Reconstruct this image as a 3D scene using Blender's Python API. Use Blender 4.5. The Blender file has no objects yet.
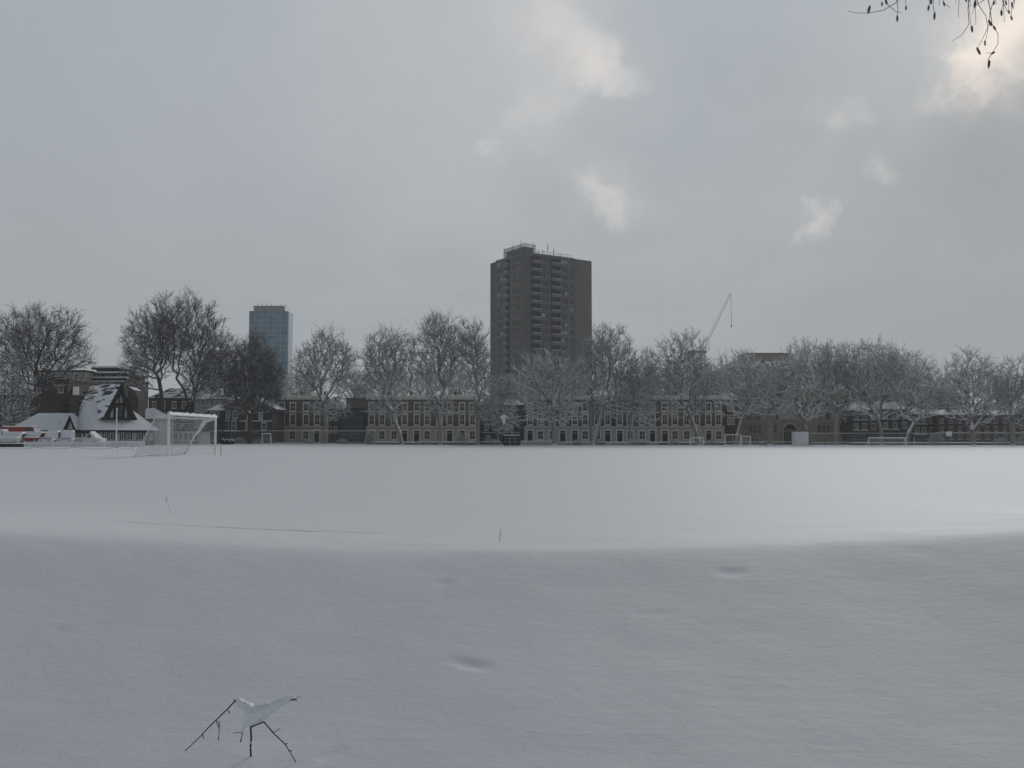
import bpy, math, random
import numpy as np
from mathutils import Vector
R = math.radians
scene = bpy.context.scene
COL = scene.collection
rng = np.random.default_rng(7)
random.seed(7)

# ------------------------------------------------------------------ camera maths
F = 950.0
PITCH = math.atan(55.5 / F)
CZ = 1.12
def at(px, py, Y):
    u = (px - 512) / F; v = (384 - py) / F
    dy = math.cos(PITCH) - v * math.sin(PITCH); dz = math.sin(PITCH) + v * math.cos(PITCH)
    t = Y / dy
    return Vector((u * t, Y, CZ + dz * t))
def AX(px, Y): return (px - 512) / F * Y * math.cos(PITCH) * 1.0008
def AZ(py, Y): return at(512, py, Y).z

# ------------------------------------------------------------------ materials
def newmat(name):
    m = bpy.data.materials.new(name); m.use_nodes = True
    nt = m.node_tree; nt.nodes.clear()
    out = nt.nodes.new('ShaderNodeOutputMaterial'); b = nt.nodes.new('ShaderNodeBsdfPrincipled')
    nt.links.new(b.outputs[0], out.inputs[0])
    return m, nt, b
def node(nt, t, **kw):
    n = nt.nodes.new(t)
    for k, v in kw.items():
        if hasattr(n, k): setattr(n, k, v)
        else: n.inputs[k.replace('_', ' ')].default_value = v
    return n
def math_n(nt, op, a, b=None, clamp=False):
    n = nt.nodes.new('ShaderNodeMath'); n.operation = op; n.use_clamp = clamp
    for i, x in enumerate((a, b)):
        if x is None: continue
        if isinstance(x, (int, float)): n.inputs[i].default_value = x
        else: nt.links.new(x, n.inputs[i])
    return n.outputs[0]
def mixc(nt, fac, a, b):
    n = nt.nodes.new('ShaderNodeMix'); n.data_type = 'RGBA'
    for s, x in ((0, fac), (6, a), (7, b)):
        if isinstance(x, (int, float)): n.inputs[s].default_value = x
        elif isinstance(x, (tuple, list)): n.inputs[s].default_value = (x[0], x[1], x[2], 1)
        else: nt.links.new(x, n.inputs[s])
    return n.outputs[2]
SNOWC = (0.80, 0.825, 0.872)
def mat(name, col, col2=None, rough=0.85, scale=1.5, snow=0.0, lo=0.45, hi=0.7, brick=None, cover=0.5, bump=0.0, nscale=3.0, stretch=None):
    """surface colour with noise variation; snow lies on faces that look upward"""
    m, nt, b = newmat(name)
    tc = node(nt, 'ShaderNodeTexCoord')
    noi = node(nt, 'ShaderNodeTexNoise'); noi.inputs['Scale'].default_value = scale; noi.inputs['Detail'].default_value = 5
    nt.links.new(tc.outputs['Object'], noi.inputs['Vector'])
    c2 = col2 or tuple(c * 0.65 for c in col)
    fac = math_n(nt, 'MULTIPLY_ADD', noi.outputs[0], 2.2, True); fac.node.inputs[2].default_value = -0.6
    base = mixc(nt, fac, col, c2)
    if brick:
        oi = node(nt, 'ShaderNodeObjectInfo'); hs = node(nt, 'ShaderNodeHueSaturation')
        mv = node(nt, 'ShaderNodeMapRange'); mv.inputs[3].default_value = .78; mv.inputs[4].default_value = 1.3
        nt.links.new(oi.outputs['Random'], mv.inputs[0]); nt.links.new(mv.outputs[0], hs.inputs['Value']); nt.links.new(base, hs.inputs['Color']); base = hs.outputs[0]
        bt = node(nt, 'ShaderNodeTexBrick'); sx_ = node(nt, 'ShaderNodeSeparateXYZ'); mp = node(nt, 'ShaderNodeCombineXYZ')
        nt.links.new(tc.outputs['Object'], sx_.inputs[0]); nt.links.new(math_n(nt, 'ADD', sx_.outputs[0], sx_.outputs[1]), mp.inputs[0]); nt.links.new(sx_.outputs[2], mp.inputs[1]); nt.links.new(mp.outputs[0], bt.inputs[0])
        bt.inputs['Scale'].default_value = 1.0; bt.inputs['Brick Width'].default_value = brick[0]; bt.inputs['Row Height'].default_value = brick[1]
        bt.inputs['Mortar Size'].default_value = brick[2]
        nt.links.new(base, bt.inputs['Color1']); nt.links.new(base, bt.inputs['Color2'])
        bt.inputs['Mortar'].default_value = (*brick[3], 1)
        base = bt.outputs[0]
    if snow > 0:
        ge = node(nt, 'ShaderNodeNewGeometry'); sp = node(nt, 'ShaderNodeSeparateXYZ')
        nt.links.new(ge.outputs['Normal'], sp.inputs[0])
        mr = node(nt, 'ShaderNodeMapRange'); mr.interpolation_type = 'SMOOTHSTEP'
        mr.inputs[1].default_value = lo; mr.inputs[2].default_value = hi
        nt.links.new(sp.outputs[2], mr.inputs[0])
        n2 = node(nt, 'ShaderNodeTexNoise'); n2.inputs['Scale'].default_value = nscale; n2.inputs['Detail'].default_value = 3
        if stretch:
            mp2 = node(nt, 'ShaderNodeMapping'); mp2.inputs['Scale'].default_value = stretch
            nt.links.new(tc.outputs['Object'], mp2.inputs[0]); nt.links.new(mp2.outputs[0], n2.inputs['Vector'])
        else: nt.links.new(tc.outputs['Object'], n2.inputs['Vector'])
        m2 = node(nt, 'ShaderNodeMapRange'); m2.inputs[1].default_value = 0.62 - cover * 0.5; m2.inputs[2].default_value = 0.72 - cover * 0.5
        nt.links.new(n2.outputs[0], m2.inputs[0])
        f = math_n(nt, 'MULTIPLY', mr.outputs[0], m2.outputs[0]); f = math_n(nt, 'MULTIPLY', f, snow)
        base = mixc(nt, f, base, SNOWC)
    nt.links.new(base, b.inputs['Base Color'])
    b.inputs['Roughness'].default_value = rough
    b.inputs['Specular IOR Level'].default_value = 0.3
    if bump:
        bp = node(nt, 'ShaderNodeBump'); bp.inputs['Strength'].default_value = bump; bp.inputs['Distance'].default_value = 0.03
        nt.links.new(noi.outputs[0], bp.inputs['Height']); nt.links.new(bp.outputs[0], b.inputs['Normal'])
    return m
M = {}
M['brown_brick'] = mat('brown_stock_brick', (0.135, 0.113, 0.09), (0.088, 0.076, 0.064), brick=(0.45, 0.15, 0.02, (0.12, 0.11, 0.095)), snow=0.9, cover=0.9)
M['dark_brick'] = mat('dark_sooty_brick', (0.062, 0.054, 0.050), (0.038, 0.034, 0.033), brick=(0.45, 0.15, 0.02, (0.06, 0.055, 0.05)), snow=0.9, cover=0.9)
M['red_brick'] = mat('red_brick', (0.075, 0.042, 0.033), (0.05, 0.031, 0.026), brick=(0.45, 0.15, 0.02, (0.1, 0.08, 0.07)), snow=0.9, cover=0.9)
M['sand_brick'] = mat('sandy_brick', (0.38, 0.335, 0.27), (0.26, 0.235, 0.19), brick=(0.6, 0.3, 0.02, (0.16, 0.14, 0.11)), snow=0.9, cover=0.9)
M['stucco'] = mat('pale_stucco', (0.46, 0.43, 0.365), (0.33, 0.31, 0.265), scale=0.7, snow=0.9, cover=1.0)
M['stucco_grey'] = mat('grey_stucco', (0.44, 0.435, 0.42), (0.32, 0.32, 0.31), scale=0.7, snow=0.9, cover=1.0)
M['trim'] = mat('cream_trim', (0.78, 0.75, 0.66), (0.62, 0.59, 0.52), scale=1.2, snow=0.9, cover=1.0)
M['white_trim'] = mat('white_painted_trim', (0.75, 0.75, 0.72), (0.6, 0.6, 0.58), scale=1.2, snow=0.9, cover=1.0, rough=0.6)
M['slate'] = mat('snowy_slate', (0.05, 0.052, 0.058), snow=1, cover=0.75, lo=0.2, hi=0.4, nscale=0.5)
M['snowroof'] = mat('snow_covered_tiles', (0.06, 0.055, 0.055), snow=1, cover=.93, lo=0.1, hi=0.3, nscale=1.1)
M['patchroof'] = mat('patchy_snow_tiles', (0.045, 0.04, 0.045), snow=1, cover=0.42, lo=0.1, hi=0.3, nscale=0.9)
M['striproof'] = mat('half_bare_snowy_tiles', (0.03, 0.03, 0.038), snow=1, cover=0.44, lo=0.1, hi=0.3, nscale=1.0, stretch=(.5, .35, 2.2))
M['concrete'] = mat('brown_concrete', (0.15, 0.143, 0.133), (0.10, 0.096, 0.09), scale=0.25, snow=0.9, cover=1.0)
M['tower_brick'] = mat('dark_tower_brick', (0.094, 0.09, 0.084), (0.07, 0.067, 0.063), scale=0.25, brick=(3.2, 2.75, 0.12, (0.135, 0.127, 0.115)), snow=0.9, cover=1.0)
M['dark'] = mat('dark_parts_and_shade', (0.018, 0.018, 0.02), snow=0.9, cover=1.0)
M['timber'] = mat('black_timber', (0.02, 0.018, 0.017), snow=0.9, cover=0.8)
M['plaster'] = mat('white_plaster', (0.6, 0.59, 0.55), (0.45, 0.44, 0.41))
M['white_metal'] = mat('white_painted_steel', (0.78, 0.79, 0.8), (0.66, 0.67, 0.68), rough=0.45, snow=0.9, cover=1.0)
M['grey_metal'] = mat('galvanised_steel', (0.20, 0.21, 0.22), rough=0.5, snow=0.9, cover=1.0)
M['dark_metal'] = mat('dark_green_metal', (0.012, 0.022, 0.02), rough=0.5, snow=0.9, cover=1.0)
M['scoreboard_green'] = mat('scoreboard_green_paint', (0.02, 0.045, 0.042), rough=0.6, snow=0.9, cover=1.0)
M['wood'] = mat('weathered_boards', (0.05, 0.04, 0.035), snow=0.9, cover=1.0)
M['net'] = mat('white_netting', (0.7, 0.72, 0.74))
M['whitebox'] = mat('white_hut_paint', (0.72, 0.73, 0.74), (0.6, 0.61, 0.62), scale=0.8, snow=0.9, cover=1.0)
M['red'] = mat('red_car_paint', (0.30, 0.022, 0.022), (0.22, 0.02, 0.02), rough=0.3, snow=0.9, cover=1.0)
M['white_paint'] = mat('white_car_paint', (0.62, 0.64, 0.65), (0.5, 0.52, 0.53), rough=0.35, snow=0.9, cover=1.0)
M['dark_paint'] = mat('dark_car_paint', (0.02, 0.022, 0.026), rough=0.3, snow=0.9, cover=1.0)
M['tower_frame'] = mat('dull_window_frame', (0.20, 0.20, 0.19), (0.12, 0.12, 0.115))
M['crane'] = mat('pale_crane_paint', (0.62, 0.63, 0.62), (0.5, 0.5, 0.5))
M['stalk'] = mat('frosted_stalk', (0.3, 0.3, 0.3), (0.2, 0.19, 0.17), snow=1, lo=-.2, hi=.3, cover=.9)
M['frosted'] = mat('snow_dusted_glass', (0.5, 0.52, 0.54), (0.22, 0.23, 0.25), scale=2.5, rough=.5, snow=.9, lo=.1, hi=.6, cover=.8)
M['tyre'] = mat('tyre_rubber', (0.015, 0.015, 0.016))
M['lamp'] = mat('headlamp_lens', (0.5, 0.5, 0.5), rough=0.15)
M['curtain'] = mat('pale_curtained_glass', (0.42, 0.43, 0.42), (0.3, 0.31, 0.3), rough=0.3)
M['dimcurtain'] = mat('dim_curtained_glass', (0.16, 0.155, 0.14), rough=0.3)
M['pot'] = mat('chimney_pot_clay', (0.30, 0.22, 0.16), snow=0.9, cover=1.0)
def snow_mat(name, col, grain=1.0):
    m, nt, b = newmat(name)
    tc = node(nt, 'ShaderNodeTexCoord')
    n1 = node(nt, 'ShaderNodeTexNoise'); n1.inputs['Scale'].default_value = 0.6; n1.inputs['Detail'].default_value = 6
    n2 = node(nt, 'ShaderNodeTexNoise'); n2.inputs['Scale'].default_value = 9.0; n2.inputs['Detail'].default_value = 8; n2.inputs['Roughness'].default_value = 0.65
    n3 = node(nt, 'ShaderNodeTexNoise'); n3.inputs['Scale'].default_value = 70.0; n3.inputs['Detail'].default_value = 3
    for n in (n1, n2, n3): nt.links.new(tc.outputs['Object'], n.inputs['Vector'])
    c = mixc(nt, n1.outputs[0], tuple(x * 0.96 for x in col), col)
    nt.links.new(c, b.inputs['Base Color'])
    mr_ = node(nt, 'ShaderNodeMapping'); mr_.inputs['Scale'].default_value = (1.1, 5.0, 1.0); mr_.inputs['Rotation'].default_value = (0, 0, .12)
    n4 = node(nt, 'ShaderNodeTexNoise'); n4.inputs['Scale'].default_value = 2.2; n4.inputs['Detail'].default_value = 6; n4.inputs['Roughness'].default_value = .6
    nt.links.new(tc.outputs['Object'], mr_.inputs[0]); nt.links.new(mr_.outputs[0], n4.inputs['Vector'])
    b4 = node(nt, 'ShaderNodeBump'); b4.inputs['Strength'].default_value = .075 * grain; b4.inputs['Distance'].default_value = 0.05; nt.links.new(n4.outputs[0], b4.inputs['Height'])
    b1 = node(nt, 'ShaderNodeBump'); nt.links.new(b4.outputs[0], b1.inputs['Normal']); b1.inputs['Strength'].default_value = 0.19 * grain; b1.inputs['Distance'].default_value = 0.03
    b2 = node(nt, 'ShaderNodeBump'); b2.inputs['Strength'].default_value = 0.4 * grain; b2.inputs['Distance'].default_value = 0.003
    nt.links.new(n2.outputs[0], b1.inputs['Height']); nt.links.new(n3.outputs[0], b2.inputs['Height'])
    nt.links.new(b1.outputs[0], b2.inputs['Normal']); nt.links.new(b2.outputs[0], b.inputs['Normal'])
    b.inputs['Roughness'].default_value = 0.75; b.inputs['Specular IOR Level'].default_value = 0.3
    return m
M['branch_snow'] = mat('clinging_snow', SNOWC, (0.7, 0.72, 0.75))
M['snow'] = snow_mat('fresh_snow', SNOWC)
M['bark'] = mat('plane_bark', (0.26, 0.245, 0.205), (0.09, 0.083, 0.07), scale=3.0, snow=0.95, lo=-0.1, hi=0.5, cover=0.75, bump=0.5)
M['bark_dark'] = mat('dark_bark', (0.075, 0.066, 0.052), (0.035, 0.03, 0.026), scale=3.0, snow=0.95, lo=0.25, hi=0.6, cover=0.5, bump=0.5)
M['twig_snowy'] = mat('snowy_twigs', (0.075, 0.068, 0.06), (0.05, 0.046, 0.04), snow=1, lo=-0.2, hi=0.3, cover=0.85, nscale=0.35)
M['twig'] = mat('bare_twigs', (0.075, 0.068, 0.06), (0.05, 0.046, 0.04), snow=1, lo=0.0, hi=0.4, cover=0.62, nscale=0.35)
M['twig_brown'] = mat('brown_twigs', (0.062, 0.048, 0.036), (0.038, 0.03, 0.024), snow=1, lo=0.15, hi=0.6, cover=0.48, nscale=0.35)
M['stick'] = mat('wet_dead_twig', (0.035, 0.028, 0.022), scale=40, snow=0.8, lo=0.75, hi=0.95, cover=0.4, nscale=30)
M['bud'] = mat('dry_seed_pod', (0.22, 0.17, 0.145), (0.12, 0.095, 0.085), scale=60)
def glass(name, col, rough=0.12):
    m, nt, b = newmat(name)
    tc = node(nt, 'ShaderNodeTexCoord'); n = node(nt, 'ShaderNodeTexNoise'); n.inputs['Scale'].default_value = 0.9
    nt.links.new(tc.outputs['Object'], n.inputs['Vector'])
    nt.links.new(mixc(nt, n.outputs[0], col, tuple(c * 0.4 for c in col)), b.inputs['Base Color'])
    b.inputs['Roughness'].default_value = rough; b.inputs['Specular IOR Level'].default_value = 0.5
    return m
M['glass'] = glass('dark_window_glass', (0.03, 0.032, 0.035))
M['teal_glass'] = glass('teal_curtain_glass', (0.012, 0.03, 0.035), 0.2)
def tower_glass():
    m, nt, b = newmat('blue_curtain_wall')
    tc = node(nt, 'ShaderNodeTexCoord'); mp = node(nt, 'ShaderNodeMapping'); mp.inputs['Rotation'].default_value = (R(90), 0, 0)
    bt = node(nt, 'ShaderNodeTexBrick'); bt.offset = 0
    nt.links.new(tc.outputs['Object'], mp.inputs[0]); nt.links.new(mp.outputs[0], bt.inputs[0])
    bt.inputs['Scale'].default_value = 1; bt.inputs['Brick Width'].default_value = 4.2; bt.inputs['Row Height'].default_value = 3.3
    bt.inputs['Mortar Size'].default_value = 0.3; bt.inputs['Mortar Smooth'].default_value = 0.1
    bt.inputs['Color1'].default_value = (0.02, 0.075, 0.12, 1); bt.inputs['Color2'].default_value = (0.045, 0.13, 0.19, 1)
    bt.inputs['Mortar'].default_value = (0.12, 0.21, 0.26, 1)
    nt.links.new(bt.outputs[0], b.inputs['Base Color']); b.inputs['Roughness'].default_value = 0.55; b.inputs['Specular IOR Level'].default_value = 0.25
    return m
M['blue_wall'] = tower_glass()

# ------------------------------------------------------------------ object helpers
def tag(o, label=None, cat=None, group=None, kind=None):
    if label: o['label'] = label
    if cat: o['category'] = cat
    if group: o['group'] = group
    if kind: o['kind'] = kind
    return o
def empty(name, loc, label, cat, group=None, rz=0.0):
    o = bpy.data.objects.new(name, None); COL.objects.link(o)
    o.location = loc; o.rotation_euler = (0, 0, rz); o.empty_display_size = 0.3
    return tag(o, label, cat, group)
def link_mesh(name, me, parent=None, loc=None):
    o = bpy.data.objects.new(name, me); COL.objects.link(o)
    if parent is not None: o.parent = parent
    if loc is not None: o.location = loc
    return o
def dup(root, loc, label, rz=None, group=None, scale=None):
    r = root.copy(); COL.objects.link(r); r.location = loc; r['label'] = label
    if rz is not None: r.rotation_euler = (0, 0, rz)
    if group: r['group'] = group
    if scale is not None: r.scale = (scale, scale, scale)
    def rec(src, dst):
        for ch in [x for x in bpy.data.objects if x.parent == src]:
            c = ch.copy(); COL.objects.link(c); c.parent = dst; rec(ch, c)
    rec(root, r)
    return r
class MB:
    def __init__(s): s.v = []; s.f = []
    def box(s, x0, x1, y0, y1, z0, z1):
        n = len(s.v)
        s.v += [(x0, y0, z0), (x1, y0, z0), (x1, y1, z0), (x0, y1, z0), (x0, y0, z1), (x1, y0, z1), (x1, y1, z1), (x0, y1, z1)]
        s.f += [(n, n+3, n+2, n+1), (n+4, n+5, n+6, n+7), (n, n+1, n+5, n+4), (n+1, n+2, n+6, n+5), (n+2, n+3, n+7, n+6), (n+3, n, n+4, n+7)]
        return s
    def tube(s, p0, p1, r0, r1=None, k=8):
        r1 = r0 if r1 is None else r1
        p0 = Vector(p0); p1 = Vector(p1); d = (p1 - p0).normalized()
        a = d.orthogonal().normalized(); b = d.cross(a); n = len(s.v)
        for p, r in ((p0, r0), (p1, r1)):
            for i in range(k):
                t = 2 * math.pi * i / k; s.v.append(tuple(p + a * (r * math.cos(t)) + b * (r * math.sin(t))))
        for i in range(k):
            j = (i + 1) % k; s.f.append((n + i, n + j, n + k + j, n + k + i))
        s.f.append(tuple(n + i for i in reversed(range(k)))); s.f.append(tuple(n + k + i for i in range(k)))
        return s
    def path(s, pts, rs, k=6):
        for i in range(len(pts) - 1): s.tube(pts[i], pts[i + 1], rs[i], rs[i + 1], k)
        return s
    def prism(s, poly, y0, y1):      # polygon in x,z extruded in y
        n = len(s.v); k = len(poly)
        s.v += [(x, y0, z) for x, z in poly] + [(x, y1, z) for x, z in poly]
        s.f.append(tuple(range(n, n + k))); s.f.append(tuple(reversed(range(n + k, n + 2 * k))))
        for i in range(k):
            j = (i + 1) % k; s.f.append((n + j, n + i, n + k + i, n + k + j))
        return s
    def poly(s, *faces):
        for fc in faces:
            n = len(s.v); s.v += [tuple(p) for p in fc]; s.f.append(tuple(range(n, n + len(fc))))
        return s
    def hip(s, x0, x1, y0, y1, z0, z1, inl, inr, ov=0.3, t=0.18, yr=None):
        """hipped (or gabled when inset is 0) roof with ridge along x and a real eaves thickness"""
        x0 -= ov; x1 += ov; y0 -= ov; y1 += ov; ym = (y0 + y1) / 2 if yr is None else yr
        a, b = x0 + inl, x1 - inr
        for dz in (0,):
            P = [(x0, y0, z0), (x1, y0, z0), (x1, y1, z0), (x0, y1, z0)]; Q = [(a, ym, z1), (b, ym, z1)]
            P2 = [(p[0], p[1], p[2] - t) for p in P]
            n = len(s.v); s.v += P + Q + P2
            s.f += [(n, n+1, n+5, n+4), (n+1, n+2, n+5), (n+2, n+3, n+4, n+5), (n+3, n, n+4),
                    (n+6, n+7, n+1, n), (n+7, n+8, n+2, n+1), (n+8, n+9, n+3, n+2), (n+9, n+6, n, n+3), (n+9, n+8, n+7, n+6)]
        return s
    def mesh(s, name, m, smooth=False):
        me = bpy.data.meshes.new(name); me.from_pydata([tuple(v) for v in s.v], [], s.f)
        me.materials.append(m)
        if smooth: me.shade_smooth()
        me.update(); return me
    def build(s, name, m, parent=None, smooth=False, loc=None):
        return link_mesh(name, s.mesh(name, M[m] if isinstance(m, str) else m, smooth), parent, loc)

# ------------------------------------------------------------------ terrain
def vnoise(x, y, seed=0):
    x = np.asarray(x, float); y = np.asarray(y, float)
    xi = np.floor(x); yi = np.floor(y); fx = x - xi; fy = y - yi
    fx = fx * fx * (3 - 2 * fx); fy = fy * fy * (3 - 2 * fy)
    def h(a, b):
        v = np.sin(a * 127.1 + b * 311.7 + seed * 74.7) * 43758.5453
        return v - np.floor(v)
    return (h(xi, yi) * (1 - fx) + h(xi + 1, yi) * fx) * (1 - fy) + (h(xi, yi + 1) * (1 - fx) + h(xi + 1, yi + 1) * fx) * fy - 0.5
def sstep(a, b, x):
    t = np.clip((x - a) / (b - a), 0, 1); return t * t * (3 - 2 * t)
DENTS = []
def gz(x, y, dents=True):
    x = np.asarray(x, float); y = np.asarray(y, float)
    cy = 8.5 + 0.35 * vnoise(x * 0.25 + 3.1, x * 0 + 0.5, 5) + 0.08 * vnoise(x * 1.3, x * 0 + 0.5, 6)
    zc = 0.14 + 0.185 * np.minimum((x / 4.6) ** 2, 1.6) + 0.025 * vnoise(x * 0.6 + 1.7, x * 0 + .5, 9)
    u = np.clip((cy - y) / 4.9, 0, 1)
    ur = (np.sqrt(u * u + .006) - .0775) * 1.08; near = zc - (0.66 + zc) * (ur * (1.2 - 0.2 * ur))
    yf = np.maximum(y - cy, 0); far = zc * np.exp(-yf * yf / (yf + .8) / 4.0)
    z = np.where(y < cy, near, far)
    und = 0.05 * vnoise(x * 0.33, y * 0.33, 1) + 0.022 * vnoise(x * 1.1, y * 1.1, 2) + 0.008 * vnoise(x * 3.1, y * 3.1, 3)
    z = z + und * np.where(y < cy + 1.5, 0.8, 0.35) * (1 - 0.6 * sstep(30, 60, y))
    z = z + 0.12 * sstep(30, 54, y) * sstep(-8, -18, x) + 0.2 * sstep(72, 100, y) * sstep(-20, -38, x)
    if dents:
        for (dx, dy, rx, ry, dep, rot) in DENTS:
            c, s_ = math.cos(rot), math.sin(rot)
            a = ((x - dx) * c + (y - dy) * s_) / rx; b = (-(x - dx) * s_ + (y - dy) * c) / ry
            q = a * a + b * b
            q = q * (1 + .5 * vnoise(x * 14, y * 14, 21)); z = z - dep * .3 * np.exp(-q ** 1.5)
        g = 10.25 + 0.25 * vnoise(x * 0.9 + 2, x * 0 + .5, 12) + 0.12 * vnoise(x * 5, x * 0 + .5, 13) + 0.06 * vnoise(x * 13, x * 0 + .5, 15) - 0.07 * x
        z = z - 0.03 * np.exp(-((y - g) / 0.055) ** 2) * sstep(-4.6, -4.0, x) * sstep(-1.3, -1.6, x) * (0.7 + 1.4 * vnoise(x * 3.1, x * 0 + .5, 14))
    return z
def ground_at(px, py):
    for Y in np.arange(3.0, 400, 0.02 if py > 470 else 0.3):
        p = at(px, py, Y)
        if p.z <= gz(p.x, p.y, False): return Vector((p.x, p.y, float(gz(p.x, p.y, False))))
    return at(px, py, 170)
for (px, py, rx, ry, dep, rot) in [(470, 664, .13, .06, .05, -.5), (732, 572, .12, .09, .045, 0), (657, 614, .12, .06, .016, .2), (443, 583, .08, .07, .03, .5),
                                   (447, 600, .06, .05, .014, 0), (232, 601, .10, .06, .014, .3), (540, 569, .10, .06, .012, 0),
                                   (58, 632, .10, .05, .014, 0), (935, 620, .04, .05, .018, 0), (920, 551, .1, .1, .012, 0), (330, 756, .09, .05, .02, .6)]:
    p = ground_at(px, py); DENTS.append((p.x, p.y, rx, ry, dep, rot))
def G(x, y): return float(gz(x, y))

def build_ground():
    rad = [0.5]
    while rad[-1] < 3500:
        r = rad[-1]
        k = 1.05 if r < 3.5 else ((1.006 if r < 9.5 else 1.004) if r < 14 else (1.012 if r < 60 else 1.03))
        rad.append(r * k)
    rad = np.array(rad)
    ang = np.concatenate([np.arange(-36, 36.001, 0.15), np.arange(38, 322.1, 2.5)])
    th = np.radians(ang); nr, na = len(rad), len(th)
    X = rad[:, None] * np.sin(th)[None]; Y = rad[:, None] * np.cos(th)[None]
    Z = gz(X, Y)
    V = np.stack([X, Y, Z], -1).reshape(-1, 3)
    i = np.arange(nr - 1)[:, None] * na; j = np.arange(na)[None]; j2 = (j + 1) % na
    q = np.stack([i + j, i + na + j, i + na + j2, i + j2], -1).reshape(-1, 4)
    V = np.vstack([V, [[0, 0, G(0, 0)]]]); c = len(V) - 1
    t = np.stack([np.full(na, c), np.arange(na), (np.arange(na) + 1) % na], -1)
    me = bpy.data.meshes.new('snow_field')
    me.vertices.add(len(V)); me.vertices.foreach_set('co', V.ravel())
    L = np.concatenate([q.ravel(), t.ravel()]); me.loops.add(len(L)); me.loops.foreach_set('vertex_index', L)
    nf = len(q) + len(t); me.polygons.add(nf)
    st = np.concatenate([np.arange(len(q)) * 4, len(q) * 4 + np.arange(len(t)) * 3])
    me.polygons.foreach_set('loop_start', st)
    me.update(calc_edges=True); me.validate(); me.materials.append(M['snow']); me.shade_smooth()
    # make sure that faces look up
    if me.polygons[1000].normal.z < 0: me.flip_normals()
    return tag(link_mesh('snow_field', me), kind='structure')
build_ground()
rb = MB()
rb.box(-120, 140, 186.0, 192.5, 0.01, 0.035)
M['slush'] = mat('road_slush', (0.42, 0.42, 0.43), (0.2, 0.2, 0.21), scale=0.8)
tag(rb.build('road', 'slush'), kind='structure')
tag(MB().box(-120, 140, 192.5, 195.0, 0.0, 0.14).build('pavement', 'stucco_grey'), kind='structure')

# ------------------------------------------------------------------ windows and buildings
WCACHE = {}
def window(parent, x0, x1, z0, z1, fm='trim', gm='glass', y=0.0, border=0.16, bars=(1, 1), name='window', sill=True, proj=0.06):
    w, h = x1 - x0, z1 - z0
    key = (round(w, 2), round(h, 2), fm, gm, border, bars, sill, proj)
    if key not in WCACHE:
        f = MB(); b = border; e = 0.02; p = -proj
        if b > 0:
            f.box(-b, 0, p, e, -b, h + b); f.box(w, w + b, p, e, -b, h + b); f.box(0, w, p, e, h, h + b); f.box(0, w, p, e, -b, 0)
            f.box(-b - .05, w + b + .05, p - .04, e, h + b, h + b + .09)
        t = 0.06
        f.box(0, t, 0.09, 0.15, 0, h); f.box(w - t, w, 0.09, 0.15, 0, h); f.box(t, w - t, 0.09, 0.15, h - t, h); f.box(t, w - t, 0.09, 0.15, 0, t)
        for i in range(bars[0]):
            xx = w * (i + 1) / (bars[0] + 1); f.box(xx - .025, xx + .025, 0.10, 0.14, t, h - t)
        for i in range(bars[1]):
            zz = h * (i + 1) / (bars[1] + 1); f.box(t, w - t, 0.11, 0.145, zz - .03, zz + .03)
        g = MB().box(0.02, w - .02, 0.155, 0.175, 0.02, h - .02)
        s = MB().box(-b - .06, w + b + .06, -0.17, 0.05, -b - .1, -b + 0.0)
        WCACHE[key] = (f.mesh('window', M[fm]), g.mesh('pane', M[gm]), s.mesh('sill', M[fm]))
    a, g, s = WCACHE[key]
    o = link_mesh(name, a, parent, (x0, y, z0)); link_mesh('pane', g, o)
    if sill: link_mesh('sill', s, o)
    return o
def openwall(mb, x0, x1, z0, z1, ops, th=0.3, y=0.0):
    xs = sorted({x0, x1, *[v for o in ops for v in (o[0], o[1])]}); zs = sorted({z0, z1, *[v for o in ops for v in (o[2], o[3])]})
    xs = [v for v in xs if x0 <= v <= x1]; zs = [v for v in zs if z0 <= v <= z1]
    for k in range(len(zs) - 1):
        zc = (zs[k] + zs[k + 1]) / 2; run = None
        for i in range(len(xs) - 1):
            xc = (xs[i] + xs[i + 1]) / 2
            solid = not any(o[0] < xc < o[1] and o[2] < zc < o[3] for o in ops)
            if solid and run is None: run = xs[i]
            if not solid and run is not None: mb.box(run, xs[i], y, y + th, zs[k], zs[k + 1]); run = None
        if run is not None: mb.box(run, x1, y, y + th, zs[k], zs[k + 1])
    return mb
def chimney(parent, x, y, z, w=1.0, d=0.6, h=1.3, pots=3, m='brown_brick'):
    c = MB().box(x - w/2, x + w/2, y - d/2, y + d/2, z, z + h).box(x - w/2 - .06, x + w/2 + .06, y - d/2 - .06, y + d/2 + .06, z + h, z + h + .14).build('chimney', m, parent)
    for i in range(pots):
        px = x - w/2 + w * (i + .5) / pots
        MB().tube((px, y, z + h + .14), (px, y, z + h + .6), .13, .1, 8).build('chimney_pot', 'pot', c)
    return c

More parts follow.
